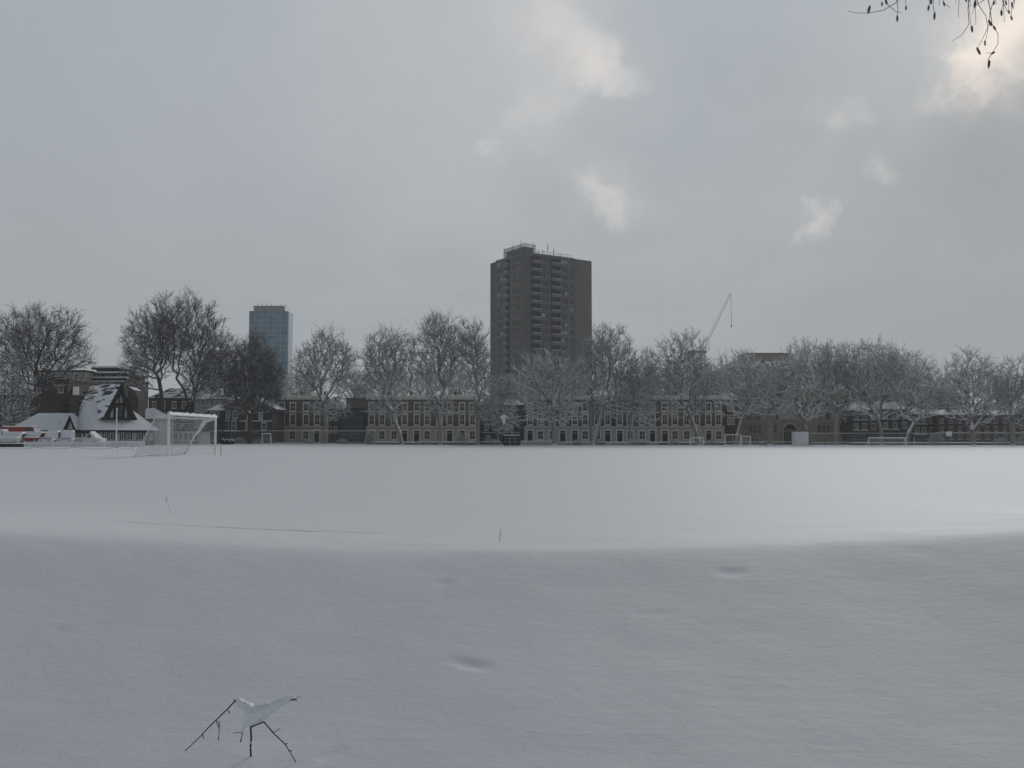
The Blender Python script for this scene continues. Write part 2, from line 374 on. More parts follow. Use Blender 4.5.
# ---- terraced houses: three storeys, stucco ground floor, parapet cornice
def terrace_house(loc, w, wallm, trimm, groundm, label, group, door_left=True, arch=False):
    t = empty('terraced_house', loc, label, 'house', group)
    H = 9.75; h0 = 3.8
    ww = 1.05; c = [w * .27, w * .73]
    up = [(x - ww/2, x + ww/2, 7.3, 8.95) for x in c]; mid = [(x - ww/2, x + ww/2, 4.35, 6.45) for x in c]
    dx = c[0] if door_left else c[1]; gx = c[1] if door_left else c[0]
    gw = (gx - .62, gx + .62, 1.15, 2.95); dr = (dx - .58, dx + .58, 0.45, 3.05)
    wall = MB().box(0, w, 0.3, 9.0, 0, H - .01); openwall(wall, 0, w, h0, H - .01, up + mid)
    wall.build('wall', wallm, t)
    g = MB(); openwall(g, 0.01, w - .01, 0, h0, [gw, dr], th=0.38, y=-0.08)
    g.build('ground_floor_wall', groundm, t)
    MB().box(0, w, -0.32, 0, h0, h0 + .16).build('string_course', trimm, t)
    MB().box(0, w, -0.08, 0, 6.95, 7.08).build('sill_band', trimm, t)
    k = MB().box(0, w, -0.12, 0.3, H, H + .5).box(0, w, -0.34, 0.3, H + .5, H + .68)
    for i in range(int(w / .5)): k.box(i * .5 + .15, i * .5 + .33, -0.27, -0.12, H + .28, H + .5)
    cn = k.build('cornice', trimm, t); MB().box(0.01, w - .01, -.33, .28, H + .685, H + .82).build('snow_cap', 'snow', cn)
    MB().box(0, w, 0.3, 0.6, H, H + .9).build('parapet', trimm, t)
    MB().poly([(0, .6, H), (w, .6, H), (w, 4.6, H + 1.1), (0, 4.6, H + 1.1)], [(w, 9.0, H), (0, 9, H), (0, 4.6, H + 1.1), (w, 4.6, H + 1.1)],
              [(0, .6, H), (0, 4.6, H + 1.1), (0, 9, H)], [(w, .6, H), (w, 9, H), (w, 4.6, H + 1.1)]).build('roof', 'slate', t)
    for o in up: window(t, *o, fm=trimm, bars=(1, 1))
    for o in mid: window(t, *o, fm=trimm, bars=(1, 1), gm='glass', border=.2)
    window(t, *gw, fm=trimm, y=-.08, border=.14, bars=(1, 1))
    d = MB().box(dr[0], dr[1], .1, .16, dr[2], 2.45).build('door', 'dark', t)
    MB().box(dr[0], dr[1], .08, .18, 2.45, 2.53).box(dr[0] - .2, dr[0], -.16, -.06, .45, 3.05).box(dr[1], dr[1] + .2, -.16, -.06, .45, 3.05).box(dr[0] - .3, dr[1] + .3, -.24, -.06, 3.05, 3.3).build('door_surround', trimm, d)
    MB().box(dr[1] - .2, dr[1] - .14, .06, .1, 1.4, 1.5).build('handle', 'white_metal', d)
    MB().box(dr[0] - .2, dr[1] + .2, -1.4, -.08, 0, .3).box(dr[0] - .2, dr[1] + .2, -.8, -.08, .3, .45).build('front_steps', groundm, t)
    r = MB()
    for i in range(int(w / .22)): r.tube((.1 + i * .22, -.3, h0 + .16), (.1 + i * .22, -.3, h0 + .85), .012, k=4)
    r.box(0.02, w - .02, -.32, -.28, h0 + .85, h0 + .9); r.build('balcony_railing', 'dark_metal', t)
    chimney(t, w - .3, 3.8, H + .6, w=.55, d=2.0, h=1.1, pots=1)
    return t
YT = 205.0
def terrace(px0, px1, n, wallm, trimm, groundm, labels, group):
    x0, x1 = AX(px0, YT), AX(px1, YT); w = (x1 - x0) / n; z = 0.0
    a = terrace_house((x0, YT, z), w, wallm, trimm, groundm, labels[0], group, True)
    b = terrace_house((x0 + w, YT, z), w, wallm, trimm, groundm, labels[1], group, False)
    for i in range(2, n): dup(a if i % 2 == 0 else b, (x0 + w * i, YT, z), labels[i], group=group)
terrace(275, 323.5, 2, 'brown_brick', 'trim', 'stucco',
        ['left house of the detached brown brick pair, next to the dense dark tree', 'right house of the detached brown brick pair, next to the forked snowy tree'], 'pair of brown brick terraced houses')
od = ['first', 'second', 'third', 'fourth', 'fifth', 'sixth']
terrace(365.5, 478.5, 5, 'brown_brick', 'trim', 'stucco',
        ['%s house from the left in the long brown brick terrace of five' % s for s in od[:5]], 'five-house brown terrace behind the tall plane trees')
terrace(524, 658.5, 6, 'dark_brick', 'white_trim', 'stucco_grey',
        ['%s house from the left in the white-windowed dark terrace below the tower' % s for s in od], 'six-house dark brick terrace below the tower block')
terrace(659, 724.5, 3, 'brown_brick', 'trim', 'stucco',
        ['%s house from the left in the brown terrace of three' % s for s in od[:3]], 'three-house brown terrace next to the sandy hall')

# ---- general building
def building(name, label, cat, px0, px1, Y, ytop, depth, wallm, ops, roof=None, fm='white_trim', yroof=None, inl=2, inr=2, roofm='snowroof', group=None, chim=(), doors=(), ledges=(), base=0.0, border=.1, gms=None, rz=0):
    x0, x1 = AX(px0, Y), AX(px1, Y); w = x1 - x0; H = AZ(ytop, Y) - base
    t = empty(name, (x0, Y, base), label, cat, group, rz)
    rect = []
    for (a, b, c, d) in ops: rect.append((AX(a, Y) - x0, AX(b, Y) - x0, AZ(d, Y) - base, AZ(c, Y) - base))
    drect = [(AX(a, Y) - x0, AX(b, Y) - x0, 0.0, AZ(c, Y) - base) for (a, b, c) in doors]
    wl = MB().box(0, w, .3, depth, 0, H); openwall(wl, 0, w, 0, H, rect + drect); wl.build('wall', wallm, t)
    for i, r in enumerate(rect): window(t, *r, fm=fm, border=border, bars=(1, 1), gm=(gms[i % len(gms)] if gms else 'glass'))
    for r in drect:
        MB().box(r[0], r[1], .12, .18, r[2], r[3]).build('door', 'dark', t)
    if roof == 'hip' or roof == 'gable':
        MB().hip(0, w, 0, depth, H + .02, AZ(yroof, Y) - base, inl if roof == 'hip' else 0.001, inr if roof == 'hip' else .001).build('roof', roofm, t)
    elif roof == 'flat':
        MB().box(-.15, w + .15, -.15, depth + .15, H, H + .35).build('roof', roofm, t)
    for (a, b, c) in ledges:
        MB().box(AX(a, Y) - x0, AX(b, Y) - x0, -.5, 0, AZ(c, Y) - base, AZ(c, Y) - base + .22).build('ledge', fm, t)
    for (a, c) in chim: chimney(t, AX(a, Y) - x0, depth * .5, AZ(c, Y) - base - 1.6, h=1.6, pots=2, m='dark_brick')
    return t, w, H

building('brick_house', 'low brown house with snowy hipped roof behind the forked tree, left of the glass office', 'house', 324.2, 340, 208, 409, 9, 'brown_brick',
         [(328, 331, 414, 420), (334, 337, 414, 420), (328, 331, 427, 433), (334, 337, 427, 433)], 'hip', yroof=396, fm='trim', inl=1.2, inr=1.2, roofm='patchroof')
t, w, H = building('glass_office', 'dark teal glass office between two brown terraces', 'office', 340.5, 365, 204, 408, 10, 'dark', [], None)
for i in range(4):
    zz = .4 + i * (H - .6) / 4
    for j in range(3):
        MB().box(.15 + j * (w - .3) / 3, .15 + (j + 1) * (w - .3) / 3 - .12, -.1, -.02, zz, zz + (H - .6) / 4 - .2).build('glass_panel', 'teal_glass', t)
    MB().box(0, w, -.3, -.1, zz - .16, zz - .02).build('floor_band', 'grey_metal', t)
MB().box(1.0, w - .1, .8, 9, H, AZ(399, 204)).box(.8, w, .6, 9.2, AZ(399, 204), AZ(399, 204) + .3).build('penthouse', 'concrete', t)
building('brick_house', 'dark set-back brick house behind the green scoreboard', 'house', 479, 524, 216, 405, 8, 'dark_brick',
         [(485, 488, 411, 417), (493, 496, 411, 417), (485, 488, 423, 430), (493, 496, 423, 430), (505, 508, 411, 417), (513, 516, 411, 417), (505, 508, 423, 430)], 'hip', yroof=399, roofm='slate', ledges=[(482, 520, 433)])
building('brick_house', 'narrow reddish house squeezed between brown terrace and sandy hall', 'house', 724.8, 738, 206, 400, 9, 'red_brick',
         [(728, 730, 406, 411), (732, 734, 406, 411), (728, 730, 418, 424), (732, 734, 418, 424)], 'gable', yroof=392, roofm='slate', fm='trim', doors=[(729, 733, 436)])

# ---- sandy institutional hall with arch
YS = 212.0
ops = []
for a in (748, 756, 770, 776, 803, 818, 826, 841): 
    ops.append((a, a + 4, 401, 406.5)); ops.append((a, a + 4, 413, 419.5))
for a in (748.5, 753, 757.5, 769, 773.5, 817.5, 822, 826.5, 840, 844.5): ops.append((a, a + 3.4, 425, 433))
for a in (751, 756, 817, 823): ops.append((a, a + 3, 438.5, 441.5))
t, w, H = building('hall', 'long sandy brick hall with a large arched entrance behind the white hut', 'hall', 738.2, 850.5, YS, 391, 16, 'sand_brick', ops, None, fm='sand_brick', border=.08)
x0 = AX(738, YS)
def lx(p): return AX(p, YS) - x0
arch = MB(); ax0, ax1 = lx(783), lx(796); ac = (ax0 + ax1) / 2; ar = (ax1 - ax0) / 2; sp = AZ(431, YS)
pts = [(ax0, 0.1)] + [(ac - ar * math.cos(math.pi * i / 14), sp + ar * 1.05 * math.sin(math.pi * i / 14)) for i in range(15)] + [(ax1, 0.1)]
po = [(ac + (p[0] - ac) * 1.16, p[1] * 1.06) for p in pts]; po[0] = (po[0][0], .1); po[-1] = (po[-1][0], .1)
sur = MB()
for i in range(len(pts) - 1): sur.prism([pts[i], pts[i + 1], po[i + 1], po[i]], -.45, -.02)
en = sur.build('arched_entrance', 'stucco', t)
MB().prism(pts, -.12, -.03).build('door', 'dark', en)
lt = MB()
for i in range(1, 5): lt.box(ax0 + i * 2 * ar / 5 - .05, ax0 + i * 2 * ar / 5 + .05, -.2, -.12, .1, sp + .6)
lt.box(ax0, ax1, -.22, -.12, sp - .1, sp + .1).build('door_bars', 'sand_brick', en)
MB().box(lx(738), lx(850.5), -.25, 0, AZ(422.5, YS), AZ(421.6, YS)).build('string_course', 'stucco', t)
MB().box(lx(738), lx(850.5), -.3, 16, H, H + .4).build('cornice', 'stucco', t)
# projecting centre bay with tall window, plus two small gables
MB().box(lx(778), lx(801), -.5, 0, AZ(421, YS), H + 1.2).prism([(lx(777), H + 1.2), (lx(802), H + 1.2), (lx(789.5), H + 3.6)], -.5, .4).build('centre_bay', 'sand_brick', t)
window(t, lx(785), lx(794), AZ(418, YS), AZ(399, YS), fm='stucco', y=-.7, bars=(2, 3), border=.15, gm='curtain')
for a, b in ((744, 764), (814, 834)):
    MB().prism([(lx(a), H + .4), (lx(b), H + .4), (lx((a + b) / 2), H + 2.6)], -.1, 3).build('gable', 'sand_brick', t)
    window(t, lx((a + b) / 2 - 2), lx((a + b) / 2 + 2), H + .7, H + 1.6, fm='stucco', y=-.12, border=.05, sill=False)
MB().hip(0, w, .6, 16, H + .4, H + 4.2, 3, 3, ov=.05).build('roof', 'patchroof', t)
# ---- big mansion block behind with mansard
YM = 245.0
t, w, H = building('mansion_block', 'big block with snowy mansard and brown top storey rising behind the sandy hall', 'building', 730, 864, YM, 378, 18, 'sand_brick', [], None)
zt = AZ(360, YM)
MB().poly([(-.4, -.4, H), (w + .4, -.4, H), (w - 2.2, 3.2, zt), (2.2, 3.2, zt)], [(w + .4, -.4, H), (w + .4, 18.4, H), (w - 2.2, 15, zt), (w - 2.2, 3.2, zt)],
          [(w + .4, 18.4, H), (-.4, 18.4, H), (2.2, 15, zt), (w - 2.2, 15, zt)], [(-.4, 18.4, H), (-.4, -.4, H), (2.2, 3.2, zt), (2.2, 15, zt)], [(2.2, 3.2, zt), (w - 2.2, 3.2, zt), (w - 2.2, 15, zt), (2.2, 15, zt)]).build('roof', 'patchroof', t)
for i in range(9):
    xx = 2.6 + i * (w - 5.2) / 8.5
    for zz in (H + .5,):
        d = MB().box(xx, xx + 1.3, .1, 2.6, zz, zz + 1.6).box(xx - .12, xx + 1.42, -.05, 2.7, zz + 1.6, zz + 1.75).build('dormer', 'stucco_grey', t)
        MB().box(xx + .2, xx + 1.1, .05, .09, zz + .2, zz + 1.4).build('pane', 'glass', d)
xa, xb = AX(752, YM) - AX(730, YM), AX(795, YM) - AX(730, YM)
MB().box(xa, xb, 4, 12, zt, AZ(352.5, YM)).box(xa - .2, xb + .2, 3.8, 12.2, AZ(352.5, YM), AZ(351.4, YM)).build('top_storey', 'sand_brick', t)
for i in range(8): window(t, xa + .6 + i * (xb - xa - 1) / 8, xa + 1.3 + i * (xb - xa - 1) / 8, zt + .4, zt + 1.3, y=4.0 - .18, border=0, sill=False, fm='trim')

# ---- right hand houses
G1 = 'dark brick villas on the right'
for (a, b, yt, yr, lab, ch) in [(851.5, 879, 410, 401.5, 'dark brick villa with white porch bands, adjoining the sandy hall', 856), (880.5, 911, 409, 401, 'middle dark brick villa with snowy roof behind the wide white goal', 897), (912.5, 936, 414, 407, 'lower dark brick villa with snowy porch, third right of the sandy hall', 921)]:
    wd = b - a
    ops = [(a + wd * k, a + wd * k + 3.4, yy, yy + 5) for k in (.12, .42, .74) for yy in (yt + 4, yt + 14)]
    building('brick_villa', lab, 'house', a, b, 206, yt, 10, 'dark_brick', ops, 'hip', yroof=yr, chim=[(ch, yr - 5)], group=G1,
             ledges=[(a + 1, a + wd * .6, yt + 10.5), (a + 1, a + wd * .6, yt + 21)], doors=[(a + wd * .5, a + wd * .5 + 4, 434)], gms=['glass', 'dimcurtain', 'glass'], border=.1, fm='stucco_grey')
ops = [(x, x + 3.5, yy, yy + 4.2) for x in range(940, 1038, 9) for yy in (419, 427, 435)]
building('flats', 'long low reddish brick flats with snow ledge at the right edge', 'building', 937, 1045, 204, 415, 10, 'red_brick', ops, 'hip', yroof=409, roofm='patchroof', ledges=[(937, 1045, 433)], fm='stucco_grey', border=.03, chim=[(960, 405), (998, 405)])
building('mansion_block', 'dim brown mansion block with snowy roof behind the right-hand trees', 'building', 880, 960, 262, 396, 14, 'brown_brick', [(x, x + 3, 399, 403) for x in range(884, 956, 8)], 'hip', yroof=385, roofm='patchroof', inl=4, inr=4)

# ---- left hand buildings
B2 = 0.3
building('villa', 'small pale villa with white window row under a snowy roof, behind the big goal', 'house', 194, 224, 200, 399, 9, 'stucco_grey',
         [(x, x + 2.6, 400.5, 405.5) for x in (196.5, 201, 205.5, 210, 214.5)] + [(x, x + 3, 412, 418) for x in (197, 204, 212)], 'hip', yroof=390.5, inl=3, inr=3, border=.04)
t, w, H = building('brick_house', 'dark gabled brick house with low snowy porch roof beside the dense brown tree', 'house', 222.5, 272.5, 192, 410, 10, 'dark_brick',
         [(226, 229.5, 411.5, 418), (233, 236.5, 411.5, 418), (247, 250, 413, 419), (259, 262, 413, 419), (224.5, 228.5, 421, 430), (232, 236, 421, 430), (246, 250, 423, 430), (262, 266, 423, 430)], None, border=.12, gms=['curtain', 'glass', 'glass'], ledges=[(224, 240, 431.5), (240, 272, 421.5)])
MB().prism([(-.4, H), (w * .5, H), (w * .5, AZ(396.5, 192)), ], -.3, 10).prism([(w * .5, H), (w + .4, H), (w * .5, AZ(396.5, 192))], -.3, 10).build('gable', 'dark_brick', t)
MB().prism([(-.7, H - .1), (w * .5, AZ(396.5, 192) + .05), (w * .5, AZ(396.5, 192) + .35), (-.7, H + .25)], -.6, 10.3).prism([(w * .5, AZ(396.5, 192) + .05), (w + .7, H - .1), (w + .7, H + .25), (w * .5, AZ(396.5, 192) + .35)], -.6, 10.3).build('roof', 'snowroof', t)
building('porch_house', 'narrow dark house with bright snow on its roof, right of the big goal top', 'house', 207, 221.5, 190, 410.5, 7, 'dark_brick',
         [(210, 213.5, 412, 417), (215, 218.5, 412, 417)], 'hip', yroof=404, inl=1.5, inr=.3)
building('brick_house', 'dark house with patchy snow roof behind the pair of tall bare trees', 'house', 148, 193, 202, 398, 10, 'dark_brick',
         [(x, x + 3.4, yy, yy + 6) for x in (152, 161, 172, 182) for yy in (402, 413, 425)], 'hip', yroof=387, roofm='patchroof', inl=3, inr=3)
building('small_hut', 'small hut with thick snow on its pitched roof, beside the timbered pavilion', 'hut', 137.5, 160, 150, 419, 6, 'stucco_grey',
         [(143, 147, 424, 431), (151, 155, 424, 431)], 'hip', yroof=407.5, inl=.6, inr=2.4, base=B2)
building('outbuilding', 'low pale clubroom with white windows seen through the big goal net', 'hut', 156, 199, 160, 431, 6, 'stucco_grey',
         [(159 + i * 5, 162.4 + i * 5, 433, 440) for i in range(8)], 'flat', base=B2, border=.1)
building('apartment_block', 'reddish brown apartment block with pale top storey behind the pavilion wing', 'building', 34, 67, 158, 381, 12, 'red_brick',
         [(58, 62, 386, 392)], 'flat', base=B2)
t, w, H = building('apartment_block', 'pale balconied storey block rising over the reddish block at left', 'building', 36, 84, 175, 372, 12, 'stucco',
         [(x, x + 4, 374, 379.5) for x in (41, 49, 57, 65, 73)] + [(76, 80, 384, 390)], 'flat', base=B2, ledges=[(38, 83, 381)], roofm='dark')
t, w, H = building('apartment_block', 'dark stepped block with snow-lined balconies behind the gabled pavilion', 'building', 80, 123, 178, 380, 12, 'dark_brick',
         [(84, 88, 383, 389), (92, 96, 383, 389), (100, 104, 383, 389), (108, 112, 383, 389)], 'flat', base=B2)
x0 = AX(80, 178)
for (a, b, y0, y1, dy) in ((84, 121, 380, 374.5, 1.5), (88, 110, 374.5, 368.5, 3)):
    MB().box(AX(a, 178) - x0, AX(b, 178) - x0, dy, 11, AZ(y0, 178) - B2 + .36, AZ(y1, 178) - B2).box(AX(a, 178) - x0 - .6, AX(b, 178) - x0 + .6, dy - 1.0, 11.2, AZ(y1, 178) - B2, AZ(y1, 178) - B2 + .3).build('setback_storey', 'dark_brick', t)
for (a, b, yy, dy) in ((84, 121, 374.5, .35), (88, 110, 368.5, 1.85), (80, 123, 380, -.3)):
    MB().box(AX(a, 178) - x0 - .6, AX(b, 178) - x0 + .6, dy, dy + 1.2, AZ(yy, 178) - B2 + (.31 if yy < 380 else .36), AZ(yy, 178) - B2 + .62).build('snow_cap', 'snow', t)
for (a, b, yy) in ((82, 96, 386), (100, 122, 385), (84, 108, 391)): MB().box(AX(a, 178) - x0, AX(b, 178) - x0, -1.3, -1.12, AZ(yy, 178) - B2 - .2, AZ(yy, 178) - B2 + .15).build('snow_cap', 'snow', t)
for a in (101, 105.5, 90, 94, 112, 116): window(t, AX(a, 178) - x0, AX(a + 2.6, 178) - x0, AZ(379.4, 178) - B2, AZ(375.5, 178) - B2, y=1.32, border=.05, gm='curtain', sill=False)
for yy in (381.5, 389.5): MB().box(0, w, -1.1, 0, AZ(yy, 178) - B2 - .1, AZ(yy, 178) - B2 + .1).build('balcony', 'white_trim', t)
building('apartment_block', 'dark brick block with snow ledges behind frosted bushes at the left edge', 'building', -40, 33, 162, 395, 12, 'dark_brick',
         [(x, x + 4, yy, yy + 6) for x in (-30, -18, -6, 5, 16, 25) for yy in (400, 412, 424)], 'hip', yroof=386, roofm='patchroof', base=B2, ledges=[(-40, 33, 418), (-40, 20, 409)])

# ---- timbered pavilion, turned so that its front and left side both show
YP = 127.0; PA = R(50)
px0 = AX(97, YP)
t = empty('sports_pavilion', (px0, YP, B2), 'black and white timbered pavilion with steep snowy roof and large gable', 'pavilion', rz=PA)
def pz(p, Y=YP + 1): return AZ(p, Y) - B2
ez = pz(430); FW, SD = 8.3, 9.0
ops = [(.35 + i * .8, .35 + i * .8 + .55, .75, ez - .35) for i in range(10)]
wl = MB().box(0.05, FW, .3, SD, 0, ez); openwall(wl, 0, FW, 0, ez, ops, th=.25, y=.05); wl.build('wall', 'timber', t)
for i, o in enumerate(ops): window(t, *o, fm='white_trim', border=.0, bars=(1, 0), y=.05, gm='glass' if i % 3 else 'curtain', sill=False)
for i in range(10): MB().box(.2 + i * .8, .28 + i * .8, 0, .045, .1, ez - .3).build('timber_post', 'plaster', t)
for i in range(8): MB().box(-.045, 0.045, .5 + i * 1.1, 1.0 + i * 1.1, .8, ez - .4).build('plaster_panel', 'plaster', t)
ov = .5; zr = pz(401, YP + 4)
A, B, C_, D = (-ov, -ov, ez), (FW + ov, -ov, ez), (FW + ov, SD + ov, ez), (-ov, SD + ov, ez)
m1, m2 = (.55, SD / 2, zr), (FW - 2.6, SD / 2, zr)
lo_ = lambda P: (P[0], P[1], P[2] - .16)
r = MB().poly([A, B, m2, m1], [B, C_, m2], [C_, D, m1, m2], [D, A, m1], [lo_(A), lo_(B), B, A], [lo_(B), lo_(C_), C_, B], [lo_(C_), lo_(D), D, C_], [lo_(D), lo_(A), A, D], [lo_(D), lo_(C_), lo_(B), lo_(A)])
r.build('roof', 'snowroof', t)
gx, gh = 3.25, 2.35; gb, gt = pz(417.5), pz(384)
yb = 8.6
gm = MB().prism([(gx - gh + .25, gb), (gx + gh - .25, gb), (gx, gt - .5)], .55, yb - .2).build('gable', 'plaster', t)
MB().prism([(gx - gh - .1, gb - .15), (gx - gh + .25, gb - .3), (gx, gt - .35), (gx, gt + .12)], .15, yb).build('gable_roof', 'striproof', t)
MB().prism([(gx, gt - .35), (gx + gh - .25, gb - .3), (gx + gh + .1, gb - .15), (gx, gt + .12)], .15, yb).build('gable_roof', 'striproof', t)
tm = MB().prism([(gx - gh + .02, gb - .22), (gx - gh + .62, gb - .22), (gx, gt - .95), (gx, gt - .05)], .02, .2).prism([(gx, gt - .05), (gx, gt - 1.2), (gx + gh - .85, gb - .22), (gx + gh - .02, gb - .22)], .02, .2)
tm.box(gx - gh - .1, gx + gh + .1, .1, .6, gb - .3, gb + .02)
for q_, h_ in ((-1.3, 1.2), (-.65, 2.4), (.65, 2.4), (1.3, 1.2)): tm.box(gx + q_ - .09, gx + q_ + .09, .42, .55, gb, gb + h_)
tm.box(gx - 1.35, gx + 1.35, .40, .55, gb + 1.85, gb + 2.05).box(gx - .08, gx + .08, .44, .55, gb + 2.0, gt - 1)
tm.build('bargeboard', 'timber', gm)
window(t, gx - .62, gx + .62, gb + .1, gb + 1.75, y=.33, fm='timber', border=.1, bars=(1, 1), sill=False)
def side(name, mb, m, par, ly, lx=0.0):      # pieces that face the left side: local x -> +y, y -> -x
    o_ = mb.build(name, m, par, loc=(lx, ly, 0)); o_.rotation_euler = (0, 0, R(-50)); return o_
z0 = ez + .1; z1 = pz(414.5)
dm = side('dormer', MB().prism([(-.6, z0), (.6, z0), (0, z1 - .2)], -.3, 1.2), 'plaster', t, 4.6, -1.2)
MB().prism([(-.85, z0 - .1), (-.5, z0 - .1), (0, z1 - .4), (0, z1)], -.7, 1.6).prism([(0, z1), (0, z1 - .4), (.5, z0 - .1), (.85, z0 - .1)], -.7, 1.6).build('bargeboard', 'timber', dm)
MB().prism([(-.9, z0 - .08), (0, z1 + .02), (0, z1 + .2), (-.95, z0 + .05)], -.75, 1.6).prism([(0, z1 + .02), (.9, z0 - .08), (.95, z0 + .05), (0, z1 + .2)], -.75, 1.6).build('snow_cap', 'snow', dm)
c = side('chimney', MB().box(-.5, .5, -.4, .4, 0, pz(398, 132)).box(-.62, .62, -.5, .5, pz(398, 132), pz(397, 132)).box(-.7, .7, -.55, .55, pz(397, 132), pz(395.6, 132)).box(-.56, .56, -.45, .45, pz(406, 132), pz(405, 132)), 'dark_brick', t, 5.7, -.4)
MB().tube((.15, 0, pz(396.6, 132)), (.15, 0, pz(387.5, 132)), .44, .38, 10).build('chimney_pot', 'white_trim', c)
c = side('chimney', MB().box(-.5, .5, -.5, .5, ez, pz(390, 134)).box(-.6, .6, -.6, .6, pz(390, 134), pz(388.6, 134)), 'dark_brick', t, 5.0, FW - 2.2)
def wxx(p, Y): return AX(p, Y) - px0
Yb = 138.0
wing_ = MB().prism([(wxx(59, Yb), 0), (wxx(85, Yb), 0), (wxx(85, Yb), pz(411, Yb)), (wxx(70.5, Yb), pz(386, Yb)), (wxx(59, Yb), pz(411, Yb))], 11.2, 15.0)
o_ = wing_.build('rear_gable', 'timber', t); o_.rotation_euler = (0, 0, -PA)
for k, (a_, b_, y_) in enumerate(((55.5, 69, 407.5), (58, 68, 401.5), (74, 100, 396.5), (82, 104, 391.5))):
    o_ = MB().box(wxx(a_, Yb - 2), wxx(b_, Yb - 2), 9.0, 11.15, pz(y_ + 2.6, Yb - 2), pz(y_ + .9, Yb - 2)).box(wxx(a_, Yb - 2) - .1, wxx(b_, Yb - 2) + .1, 8.9, 11.19, pz(y_ + .9, Yb - 2), pz(y_, Yb - 2)).build('roof_step', 'snowroof', t); o_.rotation_euler = (0, 0, -PA)
o_ = MB().prism([(wxx(122, Yb), 0), (wxx(137, Yb), 0), (wxx(137, Yb), pz(399, Yb)), (wxx(133, Yb), pz(390, Yb)), (wxx(127, Yb), pz(386.5, Yb)), (wxx(122, Yb), pz(390, Yb))], 11.2, 14).build('rear_gable', 'dark_brick', t); o_.rotation_euler = (0, 0, -PA)
# left wing stands square to the field
def wing(name, mb, m):
    o_ = mb.build(name, m, t); o_.rotation_euler = (0, 0, -PA); return o_
def wx(p): return AX(p, YP + 3) - px0
wing('wing_wall', MB().box(wx(13), wx(70), 3.4, 9.0, 0, ez - .1), 'timber')
wing('wing_roof', MB().hip(wx(9), wx(74), 3.0, 9.4, ez, pz(413, YP + 6), 2.6, .001, ov=.2), 'snowroof')
# flagpole and low walls
def pole(name, label, px, ytop, Y, r, m, cat='pole', base=0.0, group=None, cap=True):
    h = AZ(ytop, Y) - base
    o = empty(name, (AX(px, Y), Y, base), label, cat, group)
    MB().tube((0, 0, 0), (0, 0, h), r, r * .7, 8).build('pole', m, o)
    if cap: MB().tube((0, 0, h), (0, 0, h + .15), r * 1.3, r * .4, 8).build('finial', m, o)
    return o
pole('flagpole', 'slim white flagpole in front of the timbered pavilion', 116.5, 409, 108, .09, 'white_metal', base=B2)
def rail_wall(label, px0_, px1_, Y, y0, y1, m, name='low_wall', n=6, cat='wall'):
    a, b = AX(px0_, Y), AX(px1_, Y); gb_ = G((a + b) / 2, Y) - .05; z1_ = AZ(y0, Y) - gb_
    o = empty(name, (a, Y, gb_), label, cat)
    MB().box(0, b - a, 0, .12, 0, z1_ - .08).build('panel', m, o)
    MB().box(-.05, b - a + .05, -.06, .18, z1_ - .08, z1_ + .03).build('snow_cap', 'snow', o)
    for i in range(n + 1):
        xx = (b - a) * i / n; MB().box(xx - .06, xx + .06, -.1, -.003, 0, z1_ - .1).build('post', m, o)
    return o
rail_wall('dark low board with snow along its top at the far left edge', -14, 24, 100, 443, 446, 'wood', 'low_board', cat='barrier')
rail_wall('long low white fence of frosted panels in front of the parked cars', 25, 105, 104, 442, 446, 'white_metal', 'low_fence', 10, cat='fence')
rail_wall('low white boarding in front of the timbered pavilion', 106, 145, 106, 441, 446, 'white_metal', 'low_fence', cat='fence')

# ---- concrete tower block (two faces seen at an angle)
YTW = 320.0
cx = at(524, 330, YTW).x
dl = Vector((-11.8, 18, 0)).normalized(); dr_ = Vector((24.3, 16, 0)).normalized()
ang = math.atan2(dr_.y, dr_.x)
t = empty('tower_block', (cx, YTW, .9), 'tall dark brown concrete tower block rising above the plane trees', 'tower block', rz=ang)
LR, LL = 29.0, 21.5; FH = 2.75; NF = 23; HT = FH * NF
# local x along right face, local y along left face (going back)
MB().box(.35, 21.5, .35, LL - .35, 0, HT).box(21.5, LR, .0, LL, 0, HT + .5).box(0, 2.9, 0, .35, 0, HT + .3).box(0, .35, .35, 3.3, 0, HT + .3).box(0, .35, 18, LL, 0, HT).build('wall', 'tower_brick', t)
MB().box(21.48, LR + .05, -.12, -.0, 0, HT + .5).build('plain_end_wall', 'concrete', t)
pl = MB()
for f in range(NF + 1):
    z = f * FH
    pl.box(2.9, 21.48, .02, .35, z - .12 if f else 0, z + .7 if f < NF else z + .5)
    pl.box(.02, .35, 3.3, 18, z - .25 if f else 0, z + .85 if f < NF else z + .5)
for (a, b) in ((7.1, 7.5), (10.7, 11.3), (15.4, 15.9), (18.6, 19.55), (20.95, 21.48)): pl.box(a, b, .05, .35, 0, HT)
for (a, b) in ((7.1, 8.9), (11.6, 13.2), (17.0, 18)): pl.box(.05, .35, a, b, 0, HT)
pl.build('spandrel', 'concrete', t)
glist = ['glass'] * 6 + ['curtain', 'dimcurtain']
SC = MB()
bal1 = MB().box(0, 4.0, -.75, .0, -.15, .85).mesh('balcony', M['concrete']); balcap = MB().box(0, 4.0, -.78, -.6, .85, .93).mesh('snow_ledge', M['snow'])
bal2 = MB().box(-.75, 0, 0, 2.4, -.15, .85).mesh('balcony', M['concrete']); balcap2 = MB().box(-.78, -.6, 0, 2.4, .85, .93).mesh('snow_ledge', M['snow'])
winf = {}
